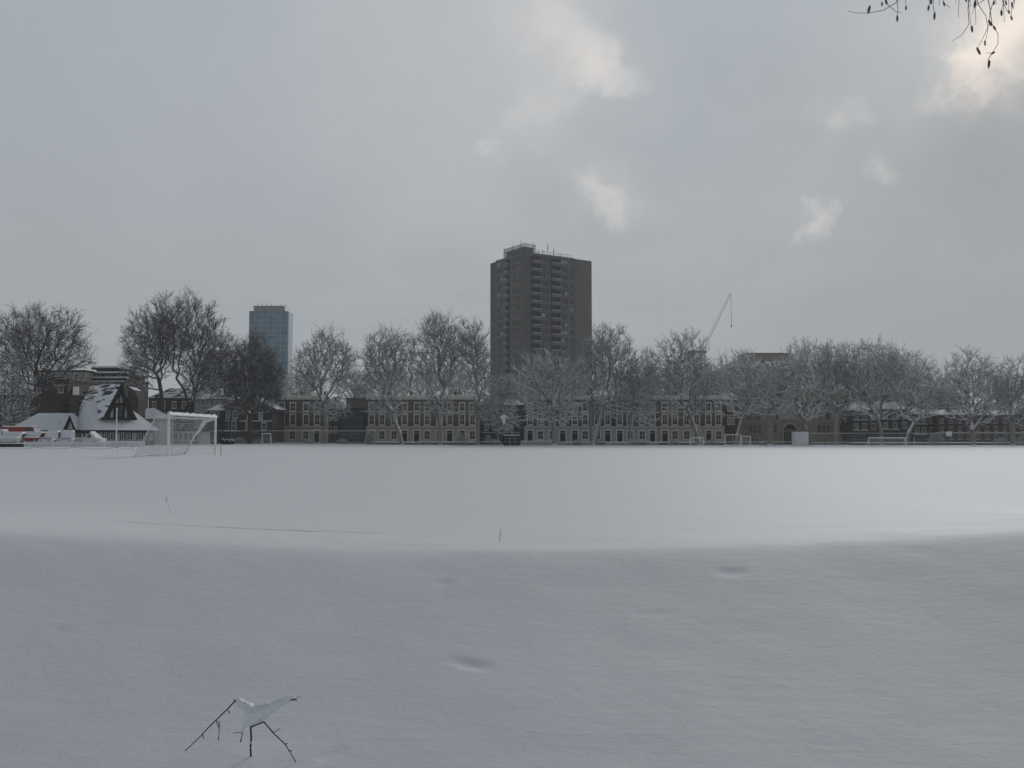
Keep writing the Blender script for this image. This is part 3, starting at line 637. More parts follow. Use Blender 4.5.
def tw(parent, x, y, z, length, alongx, gm):
    key = (length, alongx, gm)
    if key not in winf:
        h = 1.3; f = MB(); g = MB()
        def bx(mb, a0, a1, d0, d1, z0, z1):
            if alongx: mb.box(a0, a1, d0, d1, z0, z1)
            else: mb.box(d0, d1, a0, a1, z0, z1)
        for a in (0, length / 2 - .04, length - .08): bx(f, a, a + .08, .06, .16, 0, h)
        bx(f, 0, length, .05, .17, -.06, 0.02); bx(f, 0, length, .05, .17, h - .05, h + .02)
        bx(g, .05, length - .05, .17, .19, 0, h)
        winf[key] = (f.mesh('window', M['tower_frame']), g.mesh('pane', M[gm]))
    a, g = winf[key]; o = link_mesh('window', a, parent, (x, y, z)); link_mesh('pane', g, o)
lowf, lowg = MB(), MB()
for f in range(1, NF):
    z = f * FH
    for x in (3.0, 11.35):
        b = link_mesh('balcony', bal1, t, (x, 0, z)); link_mesh('snow_ledge', balcap, b)
        MB  # recess is the open slot over the spandrel
    b = link_mesh('balcony', bal2, t, (0, 9.0, z)); link_mesh('snow_ledge', balcap2, b)
    if f >= 12:
        for (x, l) in ((7.55, 1.5), (9.1, 1.5), (15.95, 1.25), (17.25, 1.25), (19.6, 1.3)): tw(t, x, 0, z + .95, l, True, random.choice(glist))
        for (y, l) in ((3.5, 1.7), (5.3, 1.7), (13.3, 1.8), (15.1, 1.8)): tw(t, 0, y, z + .95, l, False, random.choice(glist))
    else:
        for (x, l) in ((7.55, 1.5), (9.1, 1.5), (15.95, 1.25), (17.25, 1.25)): lowf.box(x, x + l, .08, .16, z + .9, z + 2.2)
        for (y, l) in ((3.5, 1.7), (5.3, 1.7), (13.3, 1.8), (15.1, 1.8)): lowf.box(.08, .16, y, y + l, z + .9, z + 2.2)
tag(lowf.build('window', 'glass', t), kind='stuff')
# thin near-black sheets behind balconies; recess shade put into the colour
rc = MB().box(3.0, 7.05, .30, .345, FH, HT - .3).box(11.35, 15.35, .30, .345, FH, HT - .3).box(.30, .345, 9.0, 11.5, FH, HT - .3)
rc.build('balcony_shade_panel', 'dark', t)
MB().box(.4, 21.4, .4, LL - .4, HT, HT + .25).box(21.6, LR - .1, .1, LL - .1, HT + .5, HT + .6).build('roof', 'snow', t)
MB().box(2.9, 21.48, -.05, .25, HT + .5, HT + .75).build('parapet', 'concrete', t)
# plant room, railings and aerials on the roof
MB().box(1.2, 5.5, 2.0, 13.0, HT + .25, HT + 3.0).build('plant_room', 'concrete', t)
rl = MB()
for i in range(25): rl.tube((.3, .6 + i * .52, HT + .2), (.3, .6 + i * .52, HT + 3.8), .09, k=4)
for i in range(11): rl.tube((.3 + i * .5, .6, HT + .2), (.3 + i * .5, .6, HT + 3.9), .09, k=4)
for zz in (1.2, 2.4, 3.5): rl.tube((.3, .6, HT + zz), (.3, 13.1, HT + zz), .07, k=4); rl.tube((.3, .6, HT + zz), (5.2, .6, HT + zz), .07, k=4)
rl.build('roof_screen', 'grey_metal', t)
rl = MB()
for i in range(14): rl.tube((6 + i * 1.15, .9, HT + .3), (6 + i * 1.15, .9, HT + 1.9), .08, k=4)
rl.tube((6, .9, HT + 1.9), (21, .9, HT + 1.9), .1, k=4).tube((6, .9, HT + 1.2), (21, .9, HT + 1.2), .04, k=4)
rl.build('roof_railing', 'white_metal', t)
for (x, y, h) in ((11.0, 1.5, 5.6), (13.6, 1.5, 4.0), (5.0, 2.2, 3.2), (.6, 3.0, 5.0), (1.6, 1.2, 4.6), (3.5, 8, 4.4), (8, 3, 2.6), (.4, 12.6, 4.2), (17.5, 3, 2.2), (7.2, 5, 3.4), (9.4, 2.2, 3.0), (15.4, 4, 3.2), (2.6, 4.5, 5.2), (.5, 8.0, 4.8), (4.4, .8, 4.9)):
    MB().tube((x, y, HT + .2), (x, y, HT + h), .11, .06, 6).box(x - .25, x + .25, y - .03, y + .03, HT + h * .6, HT + h * .6 + .35).build('aerial', 'dark_metal', t)

# ---- far blue tower
YB = 620.0
x0 = at(248.5, 330, YB).x; s_ = YB / F
t = empty('glass_tower', (x0, YB, 0), 'distant blue glazed tower half hidden by the dense brown tree', 'tower')
w = at(287.5, 330, YB).x - x0; H = AZ(311, YB); ch = 2.6
MB().prism([(0, 0), (w, 0), (w, 1), (0, 1)], 0, 0) if False else None
sh = MB(); pts = [(ch * .4, 0), (w - ch, 0), (w, ch), (w, 15), (w - ch, 17), (ch * .4, 17), (0, 16), (0, ch * .4)]
n = len(pts); sh.v = [(x, y, 0) for x, y in pts] + [(x, y, H) for x, y in pts]
sh.f = [tuple(reversed(range(n))), tuple(range(n, 2 * n))] + [(i, (i + 1) % n, n + (i + 1) % n, n + i) for i in range(n)]
sh.build('curtain_wall', 'blue_wall', t)
MB().box(2.4, w - 2.6, 3, 14, H, AZ(306, YB)).box(2.0, w - 3.0, 2.6, 14.4, AZ(306, YB), AZ(305.2, YB)).build('penthouse', 'grey_metal', t)
al = MB()
for i in range(7): al.tube((4 + i * 3.1, 6, AZ(305.5, YB)), (4 + i * 3.1, 6, AZ(305.2, YB) + random.uniform(.6, 2.2)), .25, k=5)
al.build('roof_plant', 'grey_metal', t)

# ---- tower crane (luffing jib)
YC = 500.0
a, b = at(703, 352, YC), at(731, 294, YC)
t = empty('tower_crane', (a.x, YC, 0), 'pale luffing crane jib pointing up right behind the trees', 'crane')
L = b - a; side = Vector((0, 1, 0)); nrm = L.normalized().cross(side)
j = MB(); loc0 = Vector((0, 0, a.z)); N = 16
for k in range(N):
    for (o1, o2) in ((side * .8, 0), (-side * .8, 0), (nrm * 1.4, 0)):
        f0, f1 = k / N, (k + 1) / N
        j.tube(loc0 + L * f0 + o1 * (1 - .5 * f0), loc0 + L * f1 + o1 * (1 - .5 * f1), .1, k=4)
    j.tube(loc0 + L * (k / N) + side * .8, loc0 + L * ((k + .5) / N) + nrm * 1.2, .06, k=4); j.tube(loc0 + L * ((k + .5) / N) + nrm * 1.2, loc0 + L * ((k + 1) / N) - side * .8, .06, k=4)
j.build('jib', 'crane', t)
m_ = MB()
for (dx, dy) in ((-1, -1), (1, -1), (1, 1), (-1, 1)): m_.tube((dx, dy, 0), (dx, dy, a.z), .18, k=4)
for k in range(20):
    z = a.z * k / 20; h = a.z / 20
    m_.tube((-1, -1, z), (1, -1, z + h), .1, k=4).tube((1, 1, z), (-1, 1, z + h), .1, k=4).tube((-1, 1, z), (-1, -1, z + h), .1, k=4)
m_.build('mast', 'grey_metal', t)
MB().box(-8, 1.5, -1.3, 1.3, a.z - .5, a.z + .8).box(-8, -5, -1.1, 1.1, a.z - 2.6, a.z - .5).build('counter_jib', 'grey_metal', t)
e = at(731.5, 325, YC)
MB().tube((b.x - a.x, 0, b.z), (b.x - a.x, 0, e.z), .1, k=5).build('cable', 'dark_metal', t)
MB().tube((b.x - a.x, 0, e.z), (b.x - a.x, 0, e.z - 1.2), .4, .2, 8).build('hook_block', 'dark_metal', t)

# ------------------------------------------------------------------ goals
def net_panel(mb, a, b, c, d, nu, nv, r=.011, sag=0.0):
    a, b, c, d = map(Vector, (a, b, c, d))
    def P(u, v):
        p = a.lerp(b, u).lerp(d.lerp(c, u), v); p.z -= sag * math.sin(math.pi * v) * (0.5 + .5 * math.sin(math.pi * u)); return p
    for i in range(nu + 1):
        for k in range(6): mb.tube(P(i / nu, k / 6), P(i / nu, (k + 1) / 6), r, k=3)
    for i in range(nv + 1):
        for k in range(6): mb.tube(P(k / 6, i / nv), P((k + 1) / 6, i / nv), r, k=3)
t_l, t_r = at(168, 457, 54), at(215, 455.5, 61)
Lg = math.hypot(t_r.x - t_l.x, t_r.y - t_l.y); angg = math.atan2(t_r.y - t_l.y, t_r.x - t_l.x)
gbz = G(t_l.x, t_l.y) - .08; Hg = 2.5
t = empty('football_goal', (t_l.x, t_l.y, gbz), 'large white football goal with snowy crossbar and trailing net at left', 'goal', rz=angg)
# local x runs along the crossbar, local +y is the net side (left of picture)
MB().tube((0, 0, 0), (0, 0, Hg), .07, k=12).build('post', 'white_metal', t, smooth=False)
MB().tube((Lg, 0, 0), (Lg, 0, Hg), .07, k=12).build('post', 'white_metal', t)
MB().tube((-.07, 0, Hg + .02), (Lg + .07, 0, Hg + .02), .07, k=12).build('crossbar', 'white_metal', t)
sb = MB(); pr = None
pts = [(-.05 + i * (Lg + .1) / 24, 0, Hg + .085 + .02 * math.sin(i * 1.7)) for i in range(25)]
sb.path(pts, [.075 + .02 * math.sin(i * 2.3) for i in range(25)], 8).build('snow_cap', 'snow', t, True)
br = MB().tube((0, 0, Hg), (0, .75, Hg - .1), .03).tube((0, .75, Hg - .1), (0, 2.0, 0.05), .03).tube((Lg, 0, Hg), (Lg, .75, Hg - .1), .03).tube((Lg, .75, Hg - .1), (Lg, 2.0, .05), .03).tube((0, 2.0, .06), (Lg, 2.0, .06), .03).tube((0, .75, Hg - .1), (Lg, .75, Hg - .1), .015)
br.build('net_stay', 'white_metal', t)
nm = MB()
net_panel(nm, (0, .75, Hg - .1), (Lg, .75, Hg - .1), (Lg, 2.0, .05), (0, 2.0, .05), 46, 16, r=.009, sag=.12)
net_panel(nm, (0, 0, Hg), (Lg, 0, Hg), (Lg, .75, Hg - .1), (0, .75, Hg - .1), 46, 5, r=.006, sag=.15)
for X in (0, Lg): net_panel(nm, (X, 0, Hg), (X, .75, Hg - .1), (X, 2.0, .05), (X, 0, .05), 10, 16, r=.006)
nm.build('net', 'net', t)
# snow caught along the far net edge
MB().path([(Lg, .1, Hg - .12), (Lg, .7, Hg - .25), (Lg - .05, .95, Hg - .7), (Lg - .05, 1.35, 1.3), (Lg, 1.75, .6), (Lg, 2.05, .12)], [.05, .11, .10, .06, .05, .07], 8).build('snow_on_net', 'snow', t, True)
MB().path([(0, 2.05, .04), (Lg * .3, 2.1, .08), (Lg * .7, 2.05, .06), (Lg, 2.05, .1)], [.05, .08, .06, .09], 8).build('snow_on_net', 'snow', t, True)

def goal(label, px0_, px1_, ytop, Y, depth=1.0, r=.06, net=True, bars=0):
    a, b = AX(px0_, Y), AX(px1_, Y); gzb = G((a + b) / 2, Y) - .03; h = AZ(ytop, Y) - gzb; w = b - a
    o = empty('small_goal', (a, Y, gzb), label, 'goal', 'white goals along the far side of the field')
    MB().tube((0, 0, 0), (0, 0, h), r, k=8).build('post', 'white_metal', o); MB().tube((w, 0, 0), (w, 0, h), r, k=8).build('post', 'white_metal', o)
    MB().box(-r, w + r, -r, r, h - r, h + r + .05).build('crossbar', 'white_metal', o)
    MB().tube((0, 0, h), (0, depth, .03), .035).tube((w, 0, h), (w, depth, .03), .035).tube((0, depth, .04), (w, depth, .04), .035).build('rear_frame', 'white_metal', o)
    if net:
        nm = MB(); net_panel(nm, (0, 0, h), (w, 0, h), (w, depth, .03), (0, depth, .03), int(w / .35), 7, r=.012); nm.build('net', 'net', o)
    for i in range(bars): 
        xx = w * (i + 1) / (bars + 1); MB().tube((xx, .02, 0), (xx, .02, h), .025, k=5).build('upright', 'white_metal', o)
    return o
goal('small square white goal in front of the brown pair of houses', 262.3, 270.8, 433.8, 168)
goal('white goal in front of the leaning tree, left of two goals close together', 690.5, 703.5, 438, 168)
goal('white caged goal with uprights before the reddish house', 725, 740.5, 434.8, 170, 1.4, .05, True, 1)
goal('low white goal just right of the caged goal', 741.5, 750.5, 436.5, 171, 1.2, .05)
goal('wide white goal at the far right side of the field', 868.5, 905, 438, 168, 1.5, .08)

# ---- white hut, scoreboard, masts, fences
Y = 172.0; a, b = AX(795.3, Y), AX(808.3, Y); h = AZ(431.5, Y)
t = empty('storage_hut', (a, Y, 0), 'plain white storage box with dark lid before the arched entrance', 'hut')
MB().box(0, b - a, 0, 2.2, 0, h).build('wall', 'whitebox', t)
MB().box(-.08, b - a + .08, -.08, 2.3, h, h + .1).build('roof', 'dark', t)
MB().box(.3, 1.2, -.04, -.003, .1, h - .4).box(1.24, 2.1, -.04, -.003, .1, h - .4).build('door', 'whitebox', t)
Y = 166.0; a, b = AX(504, Y), AX(519.5, Y)
t = empty('scoreboard', (a, Y, 0), 'dark green scoreboard cabinet standing at the far edge of the snow', 'scoreboard')
z0, z1 = .05, AZ(436, Y)
MB().box(0, b - a, 0, 1.2, z0, z1).box(-.1, b - a + .1, -.1, 1.3, z1, z1 + .08).build('cabinet', 'scoreboard_green', t)
MB().box(-.08, b - a + .08, -.08, 1.25, z1 + .082, z1 + .2).build('snow_cap', 'snow', t)
for i in range(3):
    for k in range(3):
        MB().box(.15 + i * .85, .85 + i * .85, -.05, -.003, z0 + .15 + k * .58, z0 + .6 + k * .58).build('panel', 'dark', t)
MB().box(.05, b - a - .05, -.07, -.003, z0 + .66, z0 + .70).box(.05, b - a - .05, -.07, -.003, z0 + 1.24, z0 + 1.28).box(1.0, 1.05, -.07, -.003, z0 + .1, z1 - .1).box(1.85, 1.9, -.07, -.003, z0 + .1, z1 - .1).build('rail', 'crane', t)
Y = 167.5
t = pole('lamp_post', 'snow-clogged lamp post behind the green scoreboard', 504.5, 418, Y, .08, 'grey_metal', cap=False)
h = AZ(418, Y)
hd = MB().box(-.65, .7, -.2, .2, h - .9, h - .1).box(-.35, .3, -.25, .25, h - .1, h + .25).build('lamp_head', 'grey_metal', t)
MB().path([(-.7, 0, h - .1), (-.3, -.1, h + .3), (.2, 0, h + .25), (.75, 0, h - .1)], [.14, .3, .26, .12], 8).path([(-.1, -.1, h + .2), (-.1, -.2, h - 1.0)], [.33, .26], 8).build('snow_cap', 'snow', hd, True)
for (px, yt, lab, g) in [(512, 421, 'bare grey mast right behind the green scoreboard', None), (914, 438.5, 'short white post right of the wide white goal', None), (932.5, 437, 'thin grey post between wide goal and basketball hoop', None), (968.8, 427, 'grey post before the V-forked tree at right', None), (1006, 392, 'tall pale lamp column beside the rightmost tree', None)]:
    pole('post', lab, px, yt, 168, .05 if px < 1000 else .07, 'white_metal' if px < 920 else 'grey_metal')
pole('post', 'thin lone post in the snow just right of the big goal', 221.3, 445, 62, .025, 'grey_metal', base=.1, cap=False)
# basketball hoop
Y = 168.0; h = AZ(432, Y)
t = empty('basketball_hoop', (AX(949.5, Y), Y, 0), 'basketball hoop with white backboard on a thin post at right', 'basketball hoop')
MB().tube((0, 0, 0), (0, 0, h), .06, k=8).build('pole', 'grey_metal', t)
bb = MB().box(-.85, .1, -.55, -.5, h - .75, h).box(-.85, .1, -.6, -.5, h - .02, h + .08).build('backboard', 'white_metal', t)
MB().tube((-.1, 0, h - .3), (-.1, -.5, h - .3), .04, k=6).build('arm', 'grey_metal', t)
rg = MB(); 
for i in range(12):
    a1, a2 = 2 * math.pi * i / 12, 2 * math.pi * (i + 1) / 12
    rg.tube((-.38 + .23 * math.cos(a1), -.8 + .23 * math.sin(a1), h - .62), (-.38 + .23 * math.cos(a2), -.8 + .23 * math.sin(a2), h - .62), .015, k=5)
rg.build('rim', 'red', t)

def fence(label, px0_, px1_, Y, ytop, step=2.6, r=.035, wires=3, name='wire_fence', mesh=True):
    a, b = AX(px0_, Y), AX(px1_, Y); h = AZ(ytop, Y) - .0; o = empty(name, (a, Y, 0), label, 'fence')
    n = max(2, int((b - a) / step)); post = MB().tube((0, 0, 0), (0, 0, h), r * 1.2, k=6).mesh('post', M['grey_metal'])
    for i in range(n + 1): link_mesh('post', post, o, ((b - a) * i / n, 0, 0))
    rr = MB()
    rr.box(0, b - a, -r, r, h - r, h + r)
    rr.build('top_rail', 'white_metal', o)
    ms = MB()
    if mesh:
        k = int((b - a) / .3)
        for i in range(k): ms.tube((i * .3, 0, .05), (i * .3, 0, h), .006, k=3)
        for i in range(int(h / .3)): ms.tube((0, 0, .1 + i * .3), (b - a, 0, .1 + i * .3), .006, k=3)
    for i in range(wires): ms.tube((0, 0, h * (i + .5) / wires), (b - a, 0, h * (i + .5) / wires), .012, k=3)
    ms.build('mesh_panel', 'grey_metal', o)
    return o
fence('tall wire fence with pale rail between pavilion and first brown houses', 141, 376, 176, 430.8, 3.2)
fence('wire fence with pale rail along the right side of the field', 809, 1060, 176, 433.2, 4.2)
fence('waist-high railing with snow on it at the right far edge', 812, 1060, 170, 442.2, 2.2, .04, 1, 'low_railing', False)
fence('low snowy railing before the long brown terrace', 372, 500, 177, 441.6, 1.6, .04, 2, 'low_railing', False)
fence('low snowy railing in front of the dark terrace and sandy hall', 560, 808, 177, 441.8, 1.6, .04, 2, 'low_railing', False)
rail_wall('pale low stone wall with snow coping right of the green scoreboard', 521, 556, 178, 441, 446, 'stucco_grey', n=5)
rail_wall('dark garden wall with snow coping before the brown pair of houses', 274, 326, 183, 442.6, 446, 'dark_brick', n=6)
rail_wall('dark garden wall with snow coping under the dark glass office', 327, 366, 183, 442.9, 446, 'dark_brick', n=6)
rail_wall('dark garden wall with snow coping before the five-house terrace', 367, 479, 183, 442.4, 446, 'brown_brick', n=12)
rail_wall('garden wall with snow coping before the dark brick terrace', 557, 658, 183, 442.4, 446, 'stucco_grey', n=12)
rail_wall('garden wall with snow coping before the three-house terrace', 659, 724, 183, 442.4, 446, 'brown_brick', n=8)
rail_wall('low wall with snow coping at the foot of the right-hand flats', 852, 1050, 184, 442.6, 446, 'dark_brick', n=20)
# rope boundary at left
t = empty('rope_fence', (0, 0, 0), 'thin sagging boundary rope on short stakes at the left of the field', 'rope fence')
st = [(AX(p_, 66), 66) for p_ in (-40, -5, 38, 75, 118, 134)]
rp = MB()
for (x, y) in st: MB().tube((x, y, G(x, y) - .05), (x, y, G(x, y) + .48), .012, k=6).build('stake', 'crane', t)
for (p_, q_) in zip(st, st[1:]):
    pts = [(p_[0] + (q_[0] - p_[0]) * k / 10, 66, G(p_[0] + (q_[0] - p_[0]) * k / 10, 66) + .47 - .5 * (k / 10) * (1 - k / 10)) for k in range(11)]
    rp.path(pts, [.012] * 11, 5)
rp.build('rope', 'grey_metal', t)

# ------------------------------------------------------------------ vehicles
def vehicle(name, label, cat, px, Y, width_px, paint, L=4.2, H=1.45, rz=0.0, van=False, snow=.5, base=B2):
    W = width_px * Y / F
    t = empty(name, (AX(px, Y), Y, G(AX(px, Y), Y)), label, cat, 'vehicles parked before the pavilion', rz)
    # local: length along y (front at -y), width along x ; profile in y,z
    if van: prof = [(-L/2, .35), (-L/2, 1.0), (-L/2 + .5, 1.15), (-L/2 + 1.1, H), (L/2 - .05, H), (L/2, .35)]
    else: prof = [(-L/2, .32), (-L/2, .72), (-L/2 + .15, .82), (-L/2 + 1.1, .95), (-L/2 + 1.75, H), (L/2 - 1.2, H), (L/2 - .5, .98), (L/2, .92), (L/2, .32)]
    def body(inset, pr):
        mb = MB(); k = len(pr); 
        def half(z): return W / 2 - (0 if z < 1.0 else (z - 1.0) * .22) - inset
        mb.v = [(-half(z), y, z) for y, z in pr] + [(half(z), y, z) for y, z in pr]
        mb.f = [tuple(range(k)), tuple(reversed(range(k, 2 * k)))] + [((i + 1) % k, i, k + i, k + (i + 1) % k) for i in range(k)]
        return mb
    o = body(0, prof).build('body', paint, t)
    md = o.modifiers.new('bevel', 'BEVEL'); md.width = .07; md.segments = 2
    top = W / 2 - (H - 1) * .22; lo = W / 2 - .05
    i = 2 if van else 3
    (y0, z0), (y1, z1) = prof[i], prof[i + 1]
    def lerp(a, b, s): return a + (b - a) * s
    ya, za, yb, zb = lerp(y0, y1, .1), lerp(z0, z1, .1), lerp(y0, y1, .85), lerp(z0, z1, .85)
    MB().poly([(-lo + .1, ya - .03, za + .02), (lo - .1, ya - .03, za + .02), (top - .04, yb - .03, zb + .02), (-top + .04, yb - .03, zb + .02)]).build('windscreen', 'frosted', t)
    for s in (-1, 1):
        hx = lambda z: s * (W / 2 - max(0, z - 1) * .22 + .012)
        ys = (y1 - .35, L / 2 - 1.35) if not van else (y1 - .3, y1 + .9)
        MB().poly([(hx(1.02), ys[0], 1.02), (hx(1.02), ys[1] + .3, 1.02), (hx(H - .12), ys[1], H - .12), (hx(H - .12), ys[0] + .35, H - .12)]).build('side_window', 'glass', t)
        MB().tube((s * (W / 2 - .38), -L/2 + .02, .66), (s * (W / 2 - .38), -L/2 - .03, .66), .13, k=10).build('headlight', 'lamp', t)
        for yy in (-L/2 + .8, L/2 - .75):
            wh = MB().tube((s * (W/2 - .2), yy, .31), (s * (W/2 + .01), yy, .31), .31, k=16).build('wheel', 'tyre', t)
            MB().tube((s * (W/2 + .01), yy, .31), (s * (W/2 + .03), yy, .31), .18, k=12).build('hubcap', 'grey_metal', wh)
    if not van: MB().poly([(-lo + .1, L/2 - .62, 1.04), (-top + .05, L/2 - 1.14, H - .1), (top - .05, L/2 - 1.14, H - .1), (lo - .1, L/2 - .62, 1.04)]).build('rear_window', 'glass', t)
    MB().box(-W/2 + .05, W/2 - .05, -L/2 - .06, -L/2 + .1, .34, .52).build('bumper', 'dark_paint', t)
    # snow load
    yr0, yr1 = (prof[3][0], prof[4][0]) if van else (prof[4][0], prof[5][0])
    s_ = MB().box(-top + .04, top - .04, yr0 + .05, yr1 - .05, H - .02, H + .12)
    s_.box(-lo + .1, lo - .1, -L/2 + .1, (y0 - .05), z0 - .2 if van else .93, (z0 + .02 if van else 1.02))
    so = s_.build('snow_load', 'snow', t); md = so.modifiers.new('bevel', 'BEVEL'); md.width = .05; md.segments = 2
    return t
vehicle('parked_car', 'dark car at the very left edge beside the white van', 'car', -1, 113, 15, 'dark_paint', H=1.9)
vehicle('parked_van', 'plain white box van parked before the red minibus', 'van', 18.5, 110, 20, 'white_paint', L=4.6, H=1.58, van=True)
vehicle('minibus', 'long red minibus with snow on its roof behind the white van', 'minibus', 24.5, 120, 17, 'red', L=5.0, H=2.4, rz=R(90), van=True)
vehicle('parked_car', 'small red car with snowy roof right of the white van', 'car', 39, 111, 16, 'red', H=1.62, van=True)
vehicle('parked_car', 'white car between the red car and the snow-buried car', 'car', 54, 111, 14, 'white_paint', H=1.75)
c = vehicle('parked_car', 'car almost buried in snow right of the white car', 'car', 67.5, 112, 15, 'white_paint', H=1.8, rz=R(18))
vehicle('parked_car', 'white estate car seen from its side near the pavilion chimney', 'car', 91, 113, 15, 'white_paint', L=3.1, H=1.65, rz=R(-90))
def snow_sheet(o, w, d, h):
    pass
# snowy rubble beside the goal
def lumpy(name, label, cat, px, Y, w, h, d, n=9, m='snow', dark='dark', group=None):
    x = AX(px, Y); t = empty(name, (x, Y, G(x, Y) - .04), label, cat, group)
    rs = random.Random(int(px * 7)); mb = MB(); ms = MB()
    for i in range(n):
        cx_, cy_, r_ = rs.uniform(-w/2, w/2), rs.uniform(-d/2, d/2), rs.uniform(.25, .45) * h
        zz = rs.uniform(.1, .6) * h
        mb.tube((cx_, cy_, zz - r_), (cx_ + rs.uniform(-.1, .1), cy_, zz + r_ * .5), r_, r_ * .7, 7)
        ms.tube((cx_, cy_, zz + r_ * .5), (cx_, cy_, zz + r_ * .9), r_ * .85, r_ * .45, 8)
    mb.build('pile', dark, t); ms.build('snow_cap', 'snow', t, True)
    return t
lumpy('log_pile', 'dark low heap capped with snow right of the big goal', 'heap', 224, 160, 3.2, 1.2, 1.0)

# ------------------------------------------------------------------ trees
def prisms(P0, P1, R0, R1, k):
    """many tapered prisms at once -> verts, quads"""
    D = P1 - P0; L = np.linalg.norm(D, axis=1, keepdims=True); D = D / np.maximum(L, 1e-6)
    ref = np.where(np.abs(D[:, 2:3]) < 0.9, np.array([[0, 0, 1.0]]), np.array([[1.0, 0, 0]]))
    A = np.cross(D, ref); A /= np.linalg.norm(A, axis=1, keepdims=True); B = np.cross(D, A)
    th = np.arange(k) * 2 * np.pi / k + math.pi / 2
    c, s = np.cos(th)[None, :, None], np.sin(th)[None, :, None]
    ring = A[:, None] * c + B[:, None] * s
    V = np.concatenate([P0[:, None] + ring * R0[:, None, None], P1[:, None] + ring * R1[:, None, None]], 1)
    n = len(P0); base = (np.arange(n) * 2 * k)[:, None]; i = np.arange(k)[None]; j = (i + 1) % k
    Q = np.stack([base + i, base + k + i, base + k + j, base + j], -1)
    return V.reshape(-1, 3), Q.reshape(-1, 4)
def np_mesh(name, parts, m, smooth=False):
    vs, qs, o = [], [], 0
    for V, Q in parts:
        vs.append(V); qs.append(Q + o); o += len(V)
    V = np.vstack(vs); Q = np.vstack(qs)
    me = bpy.data.meshes.new(name); me.vertices.add(len(V)); me.vertices.foreach_set('co', V.astype(np.float32).ravel())
    me.loops.add(Q.size); me.loops.foreach_set('vertex_index', Q.ravel().astype(np.int32))
    me.polygons.add(len(Q)); me.polygons.foreach_set('loop_start', (np.arange(len(Q)) * 4).astype(np.int32))
    me.update(calc_edges=True); me.materials.append(m)
    if smooth: me.shade_smooth()
    return me
def grow(seed, trunk, blobs, N=650, rt=.45, twigs=7, tl=1.3, tr=.024, alpha=.25, leaf=.034, extra_trunks=(), keep=None, up=.25, sub=2, snowy=0.0):
    """trunk: list of points (numpy) from base to fork; blobs: (centre, radii)"""
    r = np.random.default_rng(seed)
    nodes = [np.array(p, float) for p in trunk]; par = [-1] + list(range(len(trunk) - 1)); path = [0.0]
    for i in range(1, len(trunk)): path.append(path[-1] + np.linalg.norm(nodes[i] - nodes[i - 1]))
    vol = np.array([b[1][0] * b[1][1] * b[1][2] for b in blobs]); pr = vol / vol.sum()
    pts = []
    for b, p_ in zip(blobs, pr):
        k = max(8, int(N * p_)); q = r.normal(size=(k, 3)); q /= np.linalg.norm(q, axis=1, keepdims=True)
        q *= (r.random((k, 1)) ** 0.42) * (0.86 + .3 * r.random((k, 1)))
        pts.append(np.array(b[0]) + q * np.array(b[1]))
    pts = np.vstack(pts)
    if keep is not None: pts = pts[keep(pts)]
    fork = nodes[-1]
    d0 = np.linalg.norm(pts - fork, axis=1); pts = pts[np.argsort(d0)]
    NN = np.zeros((len(pts) * 2 + 16, 3)); PL = np.zeros(len(NN)); n = len(nodes)
    NN[:n] = nodes; PL[:n] = path; lock = n - 1
    PL[:lock] += 4
    for p_ in pts:
        d = NN[:n] - p_; dist = np.sqrt((d * d).sum(1))
        pen = np.maximum(0, NN[:n, 2] - p_[2]) * .7
        c = dist + alpha * PL[:n] + pen
        c[:lock] += 3
        i = int(np.argmin(c)); L = dist[i]
        if L > 1.4:
            mid = NN[i] * .5 + p_ * .5 + r.normal(size=3) * L * .05; mid[2] -= L * .03
            NN[n] = mid; par.append(i); PL[n] = PL[i] + L * .5; i = n; n += 1
        NN[n] = p_; par.append(i); PL[n] = PL[i] + np.linalg.norm(NN[i] - p_); n += 1
    P = NN[:n]; par = np.array(par)
    e = 2.6; acc = np.zeros(n); 
    for i in range(n - 1, 0, -1):
        if acc[i] == 0: acc[i] = leaf ** e
        acc[par[i]] += acc[i]
    rad = acc ** (1 / e); k = rt / rad[min(len(trunk) - 1, n - 1)]
    rad = np.where(rad > leaf * 2, leaf * 2 + (rad - leaf * 2) * (rt - leaf * 2) / max(1e-3, rad[len(trunk) - 1] - leaf * 2), rad)
    for i in range(len(trunk)): rad[i] = rt * (1.25 if i == 0 else 1.0)
    idx = np.arange(1, n); a = P[par[idx]]; b = P[idx]; rb_ = rad[idx]; ra = np.minimum(rad[par[idx]], rb_ * 1.25)
    for q in range(len(idx)):
        if idx[q] < len(trunk): ra[q] = rad[par[idx[q]]]
    thick = rb_ > .085
    tp = [prisms(a[thick], b[thick], ra[thick], rb_[thick], 8)] if thick.any() else []
    thin = ~thick
    cp = [prisms(a[thin], b[thin], ra[thin] * .9, rb_[thin] * .8, 4)]
    # twigs
    ok = np.where(rad < .11)[0]; ok = ok[ok >= len(trunk)]
    src = np.repeat(ok, twigs); cen = np.array(sum((np.array(b_[0]) * w_ for b_, w_ in zip(blobs, pr)), np.zeros(3)))
    t_ = r.random((len(src), 1)); S = P[src] * t_ + P[par[src]] * (1 - t_)
    out = S - cen; out /= np.linalg.norm(out, axis=1, keepdims=True) + 1e-6
    along = P[src] - P[par[src]]; along /= np.linalg.norm(along, axis=1, keepdims=True) + 1e-6
    D = r.normal(size=S.shape) * .55 + out * .35 + along * .5 + np.array([0, 0, up]); D /= np.linalg.norm(D, axis=1, keepdims=True)
    Lt = tl * (.45 + .8 * r.random((len(S), 1))); E = S + D * Lt
    rr = np.full(len(S), tr)
    cp.append(prisms(S, E, rr, rr * .5, 3))
    # ridges of snow lying along the boughs and on a share of the twigs
    sp = []
